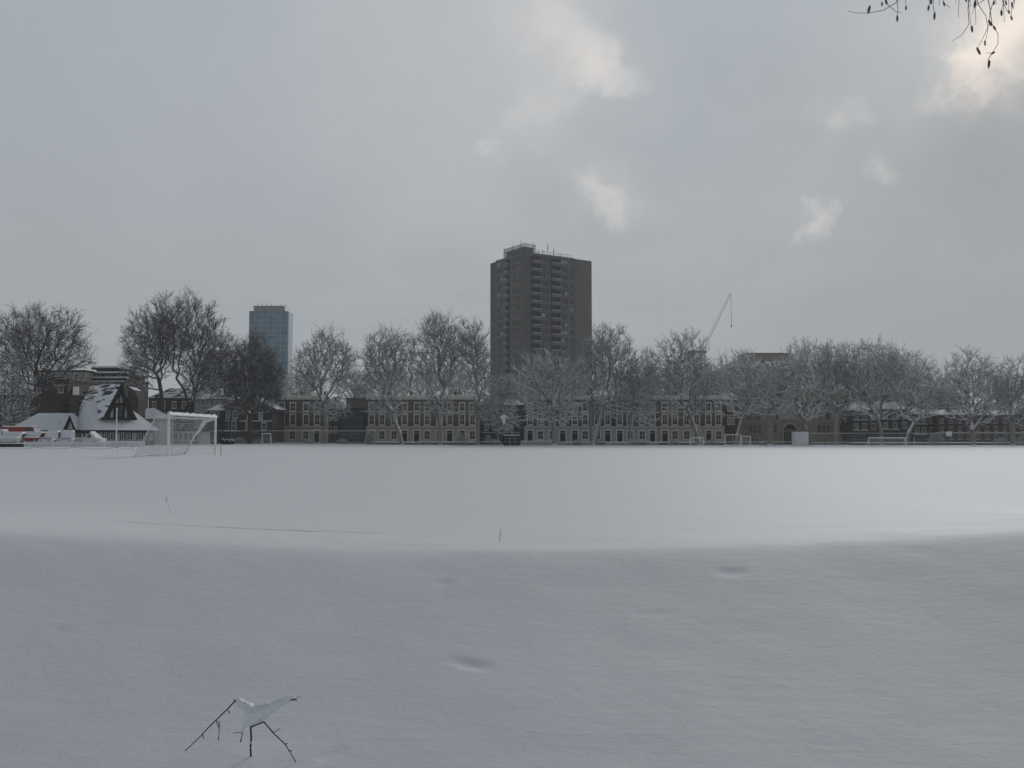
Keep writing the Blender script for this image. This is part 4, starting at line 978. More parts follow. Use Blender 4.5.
    if snowy > 0:
        Dn = b - a; Ln = np.linalg.norm(Dn, axis=1); hz_ = np.sqrt(Dn[:, 0] ** 2 + Dn[:, 1] ** 2) / np.maximum(Ln, 1e-6)
        ok2 = (hz_ > .42) & (r.random(len(a)) < .6 + .4 * snowy) & (rb_ < .4)
        A2, B2_, r2 = a[ok2].copy(), b[ok2].copy(), rb_[ok2]
        A2[:, 2] += r2 * .95; B2_[:, 2] += r2 * .95; q2 = r2 * .6 + .05 * snowy
        sp.append(prisms(A2, B2_, q2, q2 * .9, 4))
        hz2 = np.sqrt(D[:, 0] ** 2 + D[:, 1] ** 2); ok3 = (hz2 > .35) & (r.random(len(S)) < snowy * .8)
        A3, B3 = S[ok3].copy(), E[ok3].copy(); A3[:, 2] += tr * .8; B3[:, 2] += tr * .6
        sp.append(prisms(A3, B3, np.full(len(A3), tr * 1.3), np.full(len(A3), tr * .8), 3))
    for _ in range(sub):
        t_ = .25 + .65 * r.random((len(S), 1)); S2 = S + (E - S) * t_
        D2 = D * .6 + r.normal(size=S.shape) * .5 + np.array([0, 0, up * .5]); D2 /= np.linalg.norm(D2, axis=1, keepdims=True)
        cp.append(prisms(S2, S2 + D2 * Lt * .55, rr * .7, rr * .4, 3))
    return (tp, cp, sp) if snowy > 0 else (tp, cp)
GT = 'plane trees along the far side of the field'
def tree(label, base, Y, forkpts, blobs, seed, rt=.42, N=620, tw='twig_snowy', bk='bark', twigs=7, tl=1.3, depth=None, alpha=.42, tr=.024, name='plane_tree', group=GT, bz=0.0, sub=2):
    sx = Y / F; bx_ = AX(base, Y)
    if tw != 'twig_brown' and group == GT:
        N = int(N * 1.15); p_, y_, a, b = blobs[0]; blobs = blobs + [(p_ + 4, max(407, y_ + b - 2), a * .95, 13)]
    if tw == 'twig_brown': N = int(N * 1.05)
    tr_pts = [(0, 0, -.1), ((AX(base, Y) - bx_), 0, .3)]
    for (p_, y_) in forkpts: tr_pts.append((AX(p_, Y) - bx_, 0, AZ(y_, Y) - bz))
    bl = []
    for (p_, y_, a, b) in blobs:
        ra, rb_ = a * sx, b * sx
        bl.append(((AX(p_, Y) - bx_, 0, AZ(y_, Y) - bz), (ra, depth or min(ra, rb_) * .95, rb_)))
    twigs = max(3, int(twigs * (.55 if tw == 'twig_brown' else .42))); sn_ = {'twig_snowy': 1.0, 'twig': .55, 'twig_brown': .25}[tw]
    tp, cp, sp = grow(seed, tr_pts, bl, N, rt, twigs, tl, tr, alpha, sub=sub, snowy=sn_)
    o = empty(name, (bx_, Y, bz), label, 'tree', group)
    if tp: link_mesh('trunk', np_mesh('trunk', tp, M[bk], True), o)
    c = link_mesh('crown', np_mesh('crown', cp, M[tw]), o)
    link_mesh('snow_ridges', np_mesh('snow_ridges', sp, M['branch_snow']), c)
    return o
tree('large dark bare tree over the pavilion wing at the left edge', 33, 150, [(33, 425), (36, 408)], [(38, 348, 46, 42), (14, 350, 36, 42), (76, 362, 15, 24), (60, 335, 22, 28)], 11, .42, 1000, 'twig_brown', 'bark_dark', 8, bz=B2)
tree('low frosted white tree at the left edge before the dark block', 6, 142, [(6, 430), (6, 420)], [(4, 388, 30, 36), (20, 405, 20, 26)], 12, .2, 330, 'twig', 'bark', 9, 1.0, bz=B2)
tree('left one of the two tall dark trees behind the big goal', 163, 165, [(163, 425), (161, 398)], [(146, 345, 25, 40), (163, 332, 22, 38), (133, 368, 14, 22)], 13, .34, 850, 'twig_brown', 'bark_dark', 8)
tree('right one of the two tall dark trees behind the big goal', 187, 168, [(187, 425), (186, 408)], [(188, 335, 30, 42), (208, 345, 22, 38), (205, 372, 28, 30)], 14, .36, 950, 'twig_brown', 'bark_dark', 8)
tree('dense dark brown tree in front of the blue glass tower', 250, 172, [(250, 430), (250, 415)], [(252, 372, 26, 38), (238, 388, 20, 28), (268, 385, 16, 28)], 15, .42, 1000, 'twig_brown', 'bark_dark', 11)
tree('forked tree with snow-lined boughs right of the brown pair of houses', 326, 178, [(326, 425), (324, 410)], [(326, 358, 24, 31), (304, 368, 13, 26), (345, 368, 13, 26)], 16, .42, 700, 'twig', 'bark', 6)
tree('plane tree with leaning pale trunk, leftmost before the five-house terrace', 402, 176, [(400, 434), (392, 414)], [(384, 362, 24, 35), (368, 372, 13, 26), (402, 358, 15, 30)], 17, .36, 750, 'twig', 'bark', 6)
tree('tallest plane tree before the five-house terrace', 440, 178, [(440, 425), (437, 408)], [(436, 352, 24, 40), (435, 328, 14, 18), (452, 350, 16, 34)], 18, .42, 850, 'twig', 'bark', 6)
tree('narrow plane tree with straight pale trunk just left of the tower block', 478, 177, [(478, 425), (476, 402)], [(477, 355, 14, 36), (466, 345, 12, 25), (484, 372, 11, 22)], 19, .34, 600, 'twig', 'bark', 6)
tree('broad low snow-white tree spreading before the tower block', 554, 174, [(554, 430), (552, 416)], [(552, 386, 38, 30), (540, 368, 24, 20), (572, 372, 20, 20)], 20, .42, 680, 'twig_snowy', 'bark', 10)
tree('small frosted tree at the left foot of the tower block', 498, 182, [(498, 432), (498, 420)], [(500, 398, 20, 24), (490, 410, 14, 16), (512, 385, 14, 14)], 21, .2, 500, 'twig_snowy', 'bark', 10, 1.1)
tree('plane tree with slanting white trunk right of the tower block', 594, 175, [(598, 430), (604, 405)], [(614, 362, 22, 38), (603, 345, 12, 20), (628, 380, 14, 26)], 22, .34, 700, 'twig', 'bark', 6)
tree('upright tree at the right edge of the tower block with a straight trunk', 591, 180, [(591, 425), (592, 400)], [(595, 365, 12, 34)], 23, .28, 350, 'twig', 'bark', 6)
tree('slim frosted tree standing between two bigger crowns, right of the slanting trunk', 630, 178, [(630, 425), (633, 400)], [(642, 382, 16, 32), (652, 372, 9, 25)], 24, .25, 500, 'twig_snowy', 'bark', 8)
tree('broad plane tree whose trunk leans left behind the first of two close goals', 699, 174, [(696, 432), (690, 414)], [(683, 362, 28, 32), (668, 382, 18, 25), (700, 382, 18, 28)], 25, .36, 650, 'twig', 'bark', 7)
tree('snowy tree with a pale trunk slanting right over the caged goal', 736, 174, [(737, 435), (744, 413)], [(733, 378, 24, 30), (752, 378, 18, 26)], 26, .26, 430, 'twig_snowy', 'bark', 8)
tree('thick-trunked frosted tree before the left half of the sandy hall', 770, 176, [(770, 425), (770, 410)], [(768, 385, 26, 24), (785, 380, 18, 22)], 27, .5, 430, 'twig_snowy', 'bark', 8)
tree('snowy tree with V-shaped trunk beside the white storage box', 805, 178, [(805, 430), (804, 424)], [(807, 362, 22, 24), (796, 382, 22, 22), (822, 385, 16, 22)], 28, .5, 430, 'twig_snowy', 'bark', 8)
tree('frosted tree before the right end of the sandy hall', 836, 177, [(836, 430), (838, 414)], [(834, 366, 22, 26), (848, 380, 18, 26)], 29, .34, 430, 'twig', 'bark', 8)
tree('round snowy tree behind the wide white goal', 881, 175, [(881, 430), (878, 420)], [(873, 370, 24, 30), (860, 385, 14, 22), (890, 380, 15, 25)], 30, .34, 560, 'twig_snowy', 'bark', 8)
tree('snowy tree leaning right between wide goal and basketball hoop', 906, 173, [(908, 434), (915, 422)], [(912, 380, 26, 28), (900, 365, 14, 18), (932, 388, 12, 20)], 31, .32, 560, 'twig_snowy', 'bark', 8)
tree('V-forked snowy tree right of the basketball hoop', 973, 172, [(973, 434), (972, 430)], [(972, 382, 28, 32), (955, 392, 16, 24), (990, 392, 16, 24)], 32, .42, 620, 'twig_snowy', 'bark', 8)
tree('dark double-trunked tree cut by the right edge', 1012, 170, [(1012, 430), (1012, 422)], [(1020, 388, 24, 34), (1040, 385, 24, 34), (1006, 392, 10, 22)], 33, .45, 600, 'twig', 'bark', 8)
GB = 'snowy trees rising behind the terraces'
back = [(300, 'behind the brown pair of houses'), (352, 'behind the dark glass office'), (388, 'behind the left end of the five-house terrace'), (420, 'behind the middle of the five-house terrace'), (457, 'behind the right end of the five-house terrace'),
        (577, 'behind the dark terrace under the tower block right side'), (622, 'behind the dark terrace right of the tower block'), (652, 'where the dark terrace meets the brown one'), (668, 'behind the left of the three-house terrace'), (700, 'behind the middle of the three-house terrace'), (722, 'behind the narrow reddish house')]
for i, (px, lab) in enumerate(back):
    yt = [366, 368, 362, 360, 362, 372, 368, 374, 362, 360, 366][i]
    tree('hazy snow-laden tree ' + lab, px, 228 + (i % 3) * 5, [(px, 425), (px, 412)], [(px, (yt + 404) / 2, 21, (404 - yt) / 2), (px + 9, (yt + 404) / 2 + 4, 16, (404 - yt) / 2 - 4)], 50 + i, .3, 420, 'twig_snowy', 'bark', 8, 1.4, group=GB)
back2 = [(752, 350, 'rising over the left of the big mansard'), (800, 340, 'tall tree rising right of the brown top storey'), (834, 339, 'tall bushy tree behind the right end of the mansard'), (866, 342, 'pointed tree between mansard and round snowy tree'), (886, 343, 'wide tree behind the round snowy tree'), (940, 368, 'lower tree behind the basketball hoop'), (905, 352, 'behind the leaning snowy tree'), (1000, 362, 'behind the double-trunked tree')]
for i, (px, yt, lab) in enumerate(back2):
    tree('bare greyish background tree ' + lab, px, 236 if px < 745 or px > 860 else 268, [(px, 425), (px, 405)], [(px, yt + 26, 18, 26), (px + (6 if i % 2 else -6), yt + 40, 19, 20)], 80 + i, .3, 450, 'twig', 'bark_dark', 7, 1.4, group=GB)
tree('dim bare tree behind the pair of tall dark trees', 222, 215, [(222, 425), (222, 405)], [(224, 368, 20, 34), (205, 380, 18, 24)], 95, .3, 600, 'twig_brown', 'bark_dark', 8, group=GB)
tree('dim bare tree behind the pavilion gable', 122, 200, [(122, 420), (122, 405)], [(128, 392, 12, 18)], 96, .2, 260, 'twig_snowy', 'bark_dark', 8, group=GB)

def shrub(label, px, Y, wpx, ytop, seed, tw='twig_snowy', bz=0.0):
    r = np.random.default_rng(seed); w = wpx * Y / F / 2; h = AZ(ytop, Y) - bz
    n = 380; S = np.stack([r.uniform(-w * .4, w * .4, n), r.uniform(-w * .4, w * .4, n), np.full(n, 0.0)], 1)
    q = r.normal(size=(n, 3)); q[:, 2] = np.abs(q[:, 2]); q /= np.linalg.norm(q, axis=1, keepdims=True); q *= r.random((n, 1)) ** .4
    E = q * np.array([w, w * .8, h]); mid = S * .5 + E * .5; mid[:, 2] += .1
    rr = np.full(n, .03)
    parts = [prisms(S, mid, rr, rr * .8, 4), prisms(mid, E, rr * .8, rr * .5, 3)]
    for _ in range(5):
        D = r.normal(size=(n, 3)) * .22; parts.append(prisms(E, E + D, rr * .9, rr * .5, 3))
    x = AX(px, Y); o = empty('shrub', (x, Y, bz), label, 'shrub', 'snowy shrubs at the foot of the houses')
    link_mesh('foliage', np_mesh('foliage', parts, M[tw]), o)
    link_mesh('stem', np_mesh('stem', [prisms(S[:12], mid[:12], rr[:12] * 1.6, rr[:12], 5)], M['bark_dark']), o)
shr = [(370, 10, 432, 'round frosted shrub at the left corner of the five-house terrace'), (461, 12, 434, 'frosted shrub before the fifth house of the five-house terrace'), (488.5, 6, 435.5, 'narrow upright snowy shrub left of the lamp post'),
       (496, 12, 440, 'low snowy shrub just left of the scoreboard'), (310, 12, 440.5, 'low frosted shrub before the right brown pair house'), (342, 12, 440, 'low frosted shrub below the glass office'), (240, 14, 438, 'grey frosted shrub right of the snow-capped heap'),
       (258, 10, 440, 'low frosted shrub at the left post of the small square goal'), (577, 9, 440, 'low snowy shrub left of the slanting trunk'), (600, 9, 439.5, 'low snowy shrub right of the slanting trunk'), (640, 20, 440, 'wide low snowy shrub before the sixth dark terrace house'),
       (673, 10, 440, 'low snowy shrub before the first house of the three-house terrace'), (712, 12, 440.5, 'low snowy shrub between the two pairs of goals'), (768, 16, 441, 'low snow heap shrub at the thick tree foot'), (935, 16, 433, 'grey arching shrub between post and basketball hoop'),
       (1000, 16, 438, 'frosted shrub left of the double-trunked tree'), (1022, 14, 436, 'frosted shrub at the bottom of the right edge'), (425, 14, 440.5, 'low snowy shrub before the third house of the five-house terrace'), (212, 10, 438, 'frosted shrub directly behind the big goal right post')]
for i, (px, w, yt, lab) in enumerate(shr): shrub(lab, px, 180, w, yt, 200 + i)
shrub('frosted bush in front of the dark block at the far left', 6, 135, 26, 424, 231, bz=B2)
shrub('dark evergreen-like bush behind the small hut', 160, 158, 14, 408, 232, 'twig_brown', bz=B2)

# ------------------------------------------------------------------ foreground twig and stalks
YF = 4.78
def fp(px, py, dy=0.0):
    return at(px, py, YF + dy)
gb0 = ground_at(251, 757); YF = gb0.y
t = empty('fallen_branch', gb0, 'dead twig with a clump of snow sticking out of the foreground snow', 'branch')
def rel(px, py, dy=0): return tuple(fp(px, py, dy) - gb0)
mb = MB()
def br_(lst, r0, r1, k=6, mb=mb):
    n = len(lst); mb.path([rel(*q) for q in lst], [r0 + (r1 - r0) * i / (n - 1) for i in range(n)], k)
br_([(251, 764), (251, 757), (250.5, 748), (251.3, 738), (250.8, 730), (251, 724), (249, 717), (246, 712)], .0052, .005)
br_([(246, 713), (241, 707, .01), (236, 700.5, .02)], .0042, .004)
br_([(236, 700), (228, 708.5, .03), (217.4, 718.8, .03), (208, 728, .03), (202.2, 734.5, .03), (193, 743.5, .02), (185, 751, .01)], .0036, .0024)
br_([(234.5, 699.5, .02), (237, 702.5, .02)], .006, .005)
br_([(251, 727), (257, 724.5), (264, 722, -.02)], .0045, .0035)
br_([(264, 722, -.02), (273, 732.5, -.04), (279, 738.5, -.05), (284.8, 744, -.05), (290, 752, -.06), (295.5, 761.4, -.06)], .0035, .0022)
br_([(295.5, 761, -.06), (293.6, 768, -.05)], .002, .0012)
br_([(273, 732.5, -.04), (276.5, 731, -.04), (280.5, 728, -.04)], .0028, .0016)
br_([(284.8, 744, -.05), (288, 743.6, -.05)], .003, .0022); br_([(289.7, 750.5, -.06), (292.5, 751.2, -.06)], .003, .002)
br_([(216, 720, .05), (219.3, 728.6, .05), (218.9, 735, .05), (218.4, 740.3, .05)], .0024, .0014)
br_([(218.8, 721, .05), (219.6, 727, .05)], .0026, .002); br_([(218.6, 737, .05), (218.4, 740.5, .05)], .003, .002)
br_([(202.7, 734.5, .09), (203.4, 738.8, .09)], .003, .002); br_([(228, 710, .03), (229.8, 713.5, .03)], .0026, .002)
br_([(233, 733, .02), (240.8, 732.5, .02), (246, 727)], .0016, .002)
br_([(246, 720), (243.7, 728.6), (240.8, 740.7)], .0022, .0024); br_([(241.2, 739.5), (240.2, 742)], .0042, .003)
br_([(250, 722), (262, 717), (271.5, 712.7)], .0025, .0028)
br_([(268, 712), (282, 704), (293.5, 699.7), (301.4, 695.4)], .0024, .0012); br_([(291, 699.5), (297, 700.2)], .004, .003)
# snow clump: overlapping balls fused by a remesh
mb.build('twig', 'stick', t, True)
sn = bpy.data.meshes.new('snow_clump'); import bmesh
bm = bmesh.new()
from mathutils import Matrix
def ball(px, py, r, dy=0, sz=1.0):
    p_ = Vector(rel(px, py, dy)); rr = r * YF / F
    bmesh.ops.create_icosphere(bm, subdivisions=3, radius=rr, matrix=Matrix.Translation(p_) @ Matrix.Diagonal((1, 1, sz, 1)))
path_ = [(239, 702, 2.6), (242, 704, 3.4), (246, 708, 5), (250, 713, 8), (254, 716, 8.5), (258, 714, 8.2), (262, 712.5, 7.6), (267, 711, 6.6), (272, 708.5, 5.6), (277, 706, 4.8), (282, 703.5, 4), (287, 701, 3.2), (291, 699, 2.4), (295, 697.5, 1.6)]
path_ = [tuple(path_[k][i] * (1 - f_) + path_[k + 1][i] * f_ for i in range(3)) for k in range(len(path_) - 1) for f_ in (0, .33, .66)]
for (a_, b_, c_) in path_:
    b_ -= .8 + 1.2 * math.sin(a_ * .31) ** 2; c_ *= 1.08 + .12 * math.sin(a_ * .9)
    ball(a_, b_, c_ * .8, 0); ball(a_ + 1.5, b_ - .5, c_ * .7, .02); ball(a_ - 1, b_, c_ * .7, -.02)
for (a_, b_, c_) in [(247, 720, 3.6), (250, 722, 4), (245.5, 725, 2.8), (243.5, 730, 2.2), (242, 735, 1.6), (256, 720, 4), (251.5, 742, 1.6), (251.5, 748, 1.7), (251, 753, 1.8), (264, 716, 4), (262, 720, 2.2), (252, 733, 1.3)]: ball(a_, b_, c_, .004)
bm.to_mesh(sn); bm.free(); sn.materials.append(M['snow'])
so = link_mesh('snow_clump', sn, t)
md = so.modifiers.new('fuse', 'REMESH'); md.mode = 'VOXEL'; md.voxel_size = .0022; md.use_smooth_shade = True
md = so.modifiers.new('smooth', 'SMOOTH'); md.factor = .6; md.iterations = 5
tx_ = bpy.data.textures.new('crumbs', 'CLOUDS'); tx_.noise_scale = .022; tx_.noise_depth = 3
md = so.modifiers.new('crumbs', 'DISPLACE'); md.texture = tx_; md.strength = .014; md.mid_level = .5; md.texture_coords = 'LOCAL'
for (px, py, h, lab) in [(500, 542, .13, 'tiny dry stalk poking through the snow near the picture centre'), (168, 513, .22, 'thin dry stalk in the snow beyond the bank at left')]:
    g = ground_at(px, py); o = empty('grass_stalk', g, lab, 'stalk')
    if px == 500:
        q = MB().path([(.0, 0, -.02), (-.004, 0, h * .5), (.012, 0, h * .8), (.008, 0, h)], [.004, .003, .004, .003], 5).path([(-.004, 0, h * .5), (.018, 0, h * .6)], [.004, .003], 5)
    else:
        q = MB().path([(.04, 0, -.02), (.02, 0, h * .35), (-.03, 0, h * .7), (-.025, 0, h)], [.004, .004, .004, .003], 5).path([(-.03, 0, h * .7), (.0, 0, h * .95)], [.004, .003], 5)
    q.build('stem', 'stalk', o)
# ------------------------------------------------------------------ tree over the photographer (its hanging twigs show top right)
tx, ty = 5.2, 0.6; tz = G(tx, ty)
o = empty('overhanging_tree', (tx, ty, tz), 'tree overhead whose hanging twigs with dry seed pods enter the top right corner', 'tree')
def keep(p):
    X, Yw, Z = p[:, 0] + tx, p[:, 1] + ty, p[:, 2] + tz
    return (Z - CZ > .60 * np.maximum(Yw, 0) + 1.6)
tp, cp = grow(99, [(0, 0, -.1), (0, 0, .4), (-.1, 0, 1.6), (-.2, .1, 2.9)], [((-1.5, 0, 7.5), (4.5, 4.2, 3.2)), ((-4.5, -1.5, 7.0), (3.5, 3.5, 2.6)), ((1.8, -1, 7.5), (3, 3, 3))], 800, .26, 6, .8, .006, .3, leaf=.012, keep=keep, up=0.0)
link_mesh('trunk', np_mesh('trunk', tp, M['bark_dark'], True), o); link_mesh('crown', np_mesh('crown', cp, M['twig_brown']), o)
O = Vector((tx, ty, tz))
def w(px, py, Y): return at(px, py, Y) - O
lb = MB(); lb.path([(-.2, .1, 2.9), (-1.2, 1.4, 4.4), (-2.2, 2.6, 5.0), (-2.9, 3.4, 4.7), tuple(w(965, -75, 4.1))], [.07, .05, .035, .02, .012], 8)
lb.path([tuple(w(965, -75, 4.1)), tuple(w(925, -50, 4.1)), tuple(w(885, -30, 4.1))], [.011, .008, .005], 6)
lb.path([tuple(w(965, -75, 4.1)), tuple(w(1000, -40, 4.0)), tuple(w(1035, -25, 4.0))], [.011, .008, .005], 6)
lb.build('hanging_limb', 'bark_dark', o, True)
strands = [[(925, -50), (905, -12), (897, 2), (884, 10), (869, 13), (857, 13), (848, 11)], [(885, -30), (884, -8), (888, 5), (895, 11), (901, 13)], [(895, -32), (896, -5), (898, 8), (897, 18)], [(900, -36), (905, -10), (906, 8)],
           [(925, -50), (931, -15), (931, 0), (928, 8)], [(933, -52), (934, -10), (933, 6), (935, 16)], [(945, -58), (945, -15), (943, 2), (950, 8)],
           [(965, -75), (972, -20), (968, 8), (969, 24), (962, 35), (952, 41)], [(970, -70), (974, -20), (978, 4), (986, 16), (988, 28), (986, 40)], [(985, -55), (986, -10), (990, 8), (992, 24), (998, 34), (998, 44), (992, 53), (986, 53)], [(992, 53), (988, 60), (989, 70)],
           [(1000, -40), (1000, -10), (1004, 4), (1009, 14)], [(1010, -36), (1006, -5), (1002, 8), (1001, 16)], [(985, -55), (994, -15), (994, 0), (990, 12), (989, 25), (982, 40), (978, 48)], [(1020, -32), (1016, -8), (1012, 6), (1011, 19)], [(975, -60), (962, -10), (966, 0)], [(1000, -40), (990, -8), (984, 0), (975, 6), (972, 14)]]
for i, s in enumerate(strands):
    hb = MB()
    Yd = 4.05 + .12 * math.sin(i * 2.1)
    hb.path([tuple(w(a_, b_, Yd)) for a_, b_ in s], [.0021 - .0012 * j_ / (len(s) - 1) for j_ in range(len(s))], 5)
    hb.build('hanging_twig', 'bud', o, True)
rs_ = random.Random(5)
for k in range(16):
    x_ = rs_.uniform(958, 1020) if k > 4 else rs_.uniform(880, 960); y_ = rs_.uniform(2, 26) if k > 4 else rs_.uniform(-2, 6)
    Yd = 4.05 + rs_.uniform(-.25, .25); sw = rs_.uniform(-9, 9)
    pts_ = [(x_ - sw, -45), (x_ - sw * .6, -18), (x_ - sw * .2, y_ * .4 - 4), (x_, y_)]
    MB().path([tuple(w(a_, b_, Yd)) for a_, b_ in pts_], [.0018, .0016, .0012, .0008], 5).build('hanging_twig', 'bud', o, True)
pods = [(869, 9.5, 15), (882, 4, 5), (886, 2, -10), (897.3, 18.5, 0), (906, 8, 0), (928.5, 8, 10), (934.5, 16, 5), (931, 1, 0), (972, 29, -5), (985, 43, 0), (978.5, 51, -25), (990, 23, -25), (994.5, 28, -30), (1001.5, 13, 0), (1009, 12, -10), (1011.5, 18, -15), (994, 3, 5), (1006, 3, -12), (993, 53, 60), (989, 64, 10), (944, 4, -10), (966, -1, 0), (1012, 5, -8), (975, 4, 10)]
pmesh = bpy.data.meshes.new('seed_pod'); bm = bmesh.new()
bmesh.ops.create_uvsphere(bm, u_segments=8, v_segments=8, radius=1, matrix=Matrix.Diagonal((.0055, .0045, .0165, 1)))
bm.to_mesh(pmesh); bm.free(); pmesh.materials.append(M['bud']); pmesh.shade_smooth()
for i, (px, py, a_) in enumerate(pods):
    q = link_mesh('seed_pod', pmesh, o, w(px, py, 4.05 + .1 * math.sin(i * 1.9))); q.rotation_euler = (0, R(a_), 0)
    k_ = random.uniform(.7, 1.15); q.scale = (k_, k_, k_ * random.uniform(.8, 1.15))

# ------------------------------------------------------------------ air
hz = newmat('winter_haze')[0]; nt = hz.node_tree; nt.nodes.clear()
out = nt.nodes.new('ShaderNodeOutputMaterial'); pv = nt.nodes.new('ShaderNodeVolumePrincipled'); nt.links.new(pv.outputs[0], out.inputs['Volume'])
pv.inputs['Color'].default_value = (.92, .95, 1.0, 1); pv.inputs['Density'].default_value = 0.0005; pv.inputs['Anisotropy'].default_value = 0.0
hm = MB().box(-900, 900, -120, 760, -1.7, 112).mesh('haze', hz)
tag(link_mesh('haze', hm), kind='stuff')

# ------------------------------------------------------------------ world
SUN_AZ, SUN_EL = 27.0, 19.0      # azimuth clockwise from the view direction (+y)
wd = bpy.data.worlds.new('World'); scene.world = wd; wd.use_nodes = True
nt = wd.node_tree; nt.nodes.clear()
out = nt.nodes.new('ShaderNodeOutputWorld'); bg = nt.nodes.new('ShaderNodeBackground'); nt.links.new(bg.outputs[0], out.inputs[0])
bg.inputs['Strength'].default_value = 0.1
sky = nt.nodes.new('ShaderNodeTexSky'); sky.sky_type = 'NISHITA'; sky.sun_disc = False
sky.sun_elevation = R(SUN_EL); sky.sun_rotation = R(SUN_AZ)
tc = nt.nodes.new('ShaderNodeTexCoord'); nv = nt.nodes.new('ShaderNodeVectorMath'); nv.operation = 'NORMALIZE'
nt.links.new(tc.outputs['Generated'], nv.inputs[0]); DIR = nv.outputs[0]
sp_ = nt.nodes.new('ShaderNodeSeparateXYZ'); nt.links.new(DIR, sp_.inputs[0])
# cloud sheet coordinates: direction projected on a high flat layer
den = math_n(nt, 'ADD', math_n(nt, 'MAXIMUM', sp_.outputs[2], 0.0), 0.22)
cb = nt.nodes.new('ShaderNodeCombineXYZ'); nt.links.new(math_n(nt, 'DIVIDE', sp_.outputs[0], den), cb.inputs[0]); nt.links.new(math_n(nt, 'DIVIDE', sp_.outputs[1], den), cb.inputs[1])
def wnoise(scale, detail, rough=.55, off=0, dist=0.0):
    mp = nt.nodes.new('ShaderNodeMapping'); mp.inputs['Location'].default_value = (off, off * .7, 0)
    nt.links.new(cb.outputs[0], mp.inputs[0]); n = nt.nodes.new('ShaderNodeTexNoise'); n.inputs['Scale'].default_value = scale; n.inputs['Detail'].default_value = detail
    n.inputs['Roughness'].default_value = rough; n.inputs['Distortion'].default_value = dist; nt.links.new(mp.outputs[0], n.inputs['Vector']); return n.outputs[0]
def maprange(x, a, b, c=0.0, d=1.0, smooth=True):
    m_ = nt.nodes.new('ShaderNodeMapRange'); m_.interpolation_type = 'SMOOTHSTEP' if smooth else 'LINEAR'
    nt.links.new(x, m_.inputs[0])
    for i, v in enumerate((a, b, c, d)): m_.inputs[1 + i].default_value = v
    return m_.outputs[0]
big = maprange(wnoise(0.9, 4, .5, 3.3, .3), .35, .68); med = wnoise(2.6, 6, .6, 8.1, .4); fine = wnoise(6.0, 7, .62, 1.7, .5)
el = maprange(sp_.outputs[2], 0.0, .42, 0, 1)
HOR, MID = (3.2, 3.38, 3.5), (3.4, 3.76, 4.05)
base = mixc(nt, el, HOR, MID)
base = mixc(nt, math_n(nt, 'MULTIPLY', big, .6), base, (3.95, 4.2, 4.42))
base = mixc(nt, math_n(nt, 'MULTIPLY', maprange(med, .45, .75), .22), base, (2.8, 2.95, 3.15))
# directions bent by turbulence so that cloud breaks have ragged outlines
wn = nt.nodes.new('ShaderNodeTexNoise'); wn.inputs['Scale'].default_value = 9.0; wn.inputs['Detail'].default_value = 7; wn.inputs['Roughness'].default_value = .6
nt.links.new(DIR, wn.inputs['Vector'])
def vm(op, a, b):
    n = nt.nodes.new('ShaderNodeVectorMath'); n.operation = op
    for i_, x in enumerate((a, b)):
        if isinstance(x, (tuple, Vector)): n.inputs[i_].default_value = x
        elif isinstance(x, float): n.inputs['Scale'].default_value = x
        else: nt.links.new(x, n.inputs[i_])
    return n.outputs[0]
DIRW = vm('ADD', DIR, vm('SCALE', vm('SUBTRACT', wn.outputs['Color'], (.5, .5, .5)), .26))
wn2 = nt.nodes.new('ShaderNodeTexNoise'); wn2.inputs['Scale'].default_value = 22.0; wn2.inputs['Detail'].default_value = 6; wn2.inputs['Roughness'].default_value = .62
nt.links.new(DIR, wn2.inputs['Vector'])
DIRW2 = vm('ADD', DIR, vm('SCALE', vm('SUBTRACT', wn2.outputs['Color'], (.5, .5, .5)), .085))
def blob(px, py, rdeg, strength, warm, warp=1, stretch=None):
    """a thin place in the cloud, about rdeg wide, where brighter light comes through"""
    global base
    d = (at(px, py, 100) - Vector((0, 0, CZ))).normalized()
    src = {0: DIR, 1: DIRW2, 2: DIRW}[warp]
    df = vm('SUBTRACT', src, d)
    if stretch:
        ang_, k_ = stretch
        right = Vector((d.y, -d.x, 0)).normalized(); upv = right.cross(d)
        ax = right * math.cos(R(ang_)) + upv * math.sin(R(ang_))
        dn = nt.nodes.new('ShaderNodeVectorMath'); dn.operation = 'DOT_PRODUCT'; nt.links.new(df, dn.inputs[0]); dn.inputs[1].default_value = ax
        sc_ = nt.nodes.new('ShaderNodeVectorMath'); sc_.operation = 'SCALE'; sc_.inputs[0].default_value = ax; nt.links.new(math_n(nt, 'MULTIPLY', dn.outputs['Value'], 1 - 1 / k_), sc_.inputs['Scale'])
        df = vm('SUBTRACT', df, sc_.outputs[0])
    ln = nt.nodes.new('ShaderNodeVectorMath'); ln.operation = 'LENGTH'; nt.links.new(df, ln.inputs[0])
    m_ = maprange(ln.outputs['Value'], R(rdeg), 0.0)
    base = mixc(nt, math_n(nt, 'MULTIPLY', m_, strength, True), base, warm)
W1 = (6.4, 6.1, 5.85); W2 = (4.6, 4.6, 4.65)
blob(480, 60, 17, .6, (4.7, 4.8, 4.95), 2); blob(430, 120, 9, .3, (4.2, 4.3, 4.4), 2); blob(540, 20, 6, .4, (5.2, 5.15, 5.1), 2); blob(560, 30, 3.0, .5, W1, 1, (-45, 1.8)); blob(602, 62, 2.0, .85, W1, 1, (-40, 1.6)); blob(487, 146, .9, .4, W1, 1); blob(545, 110, 4.5, .3, W1, 2)
blob(602, 192, 3.2, .35, (5.2, 5.1, 5.0), 2, (-35, 1.5)); blob(614, 205, 1.4, .6, W1, 1, (-35, 1.7)); blob(595, 186, 1.1, .4, W1, 1, (-35, 1.5))
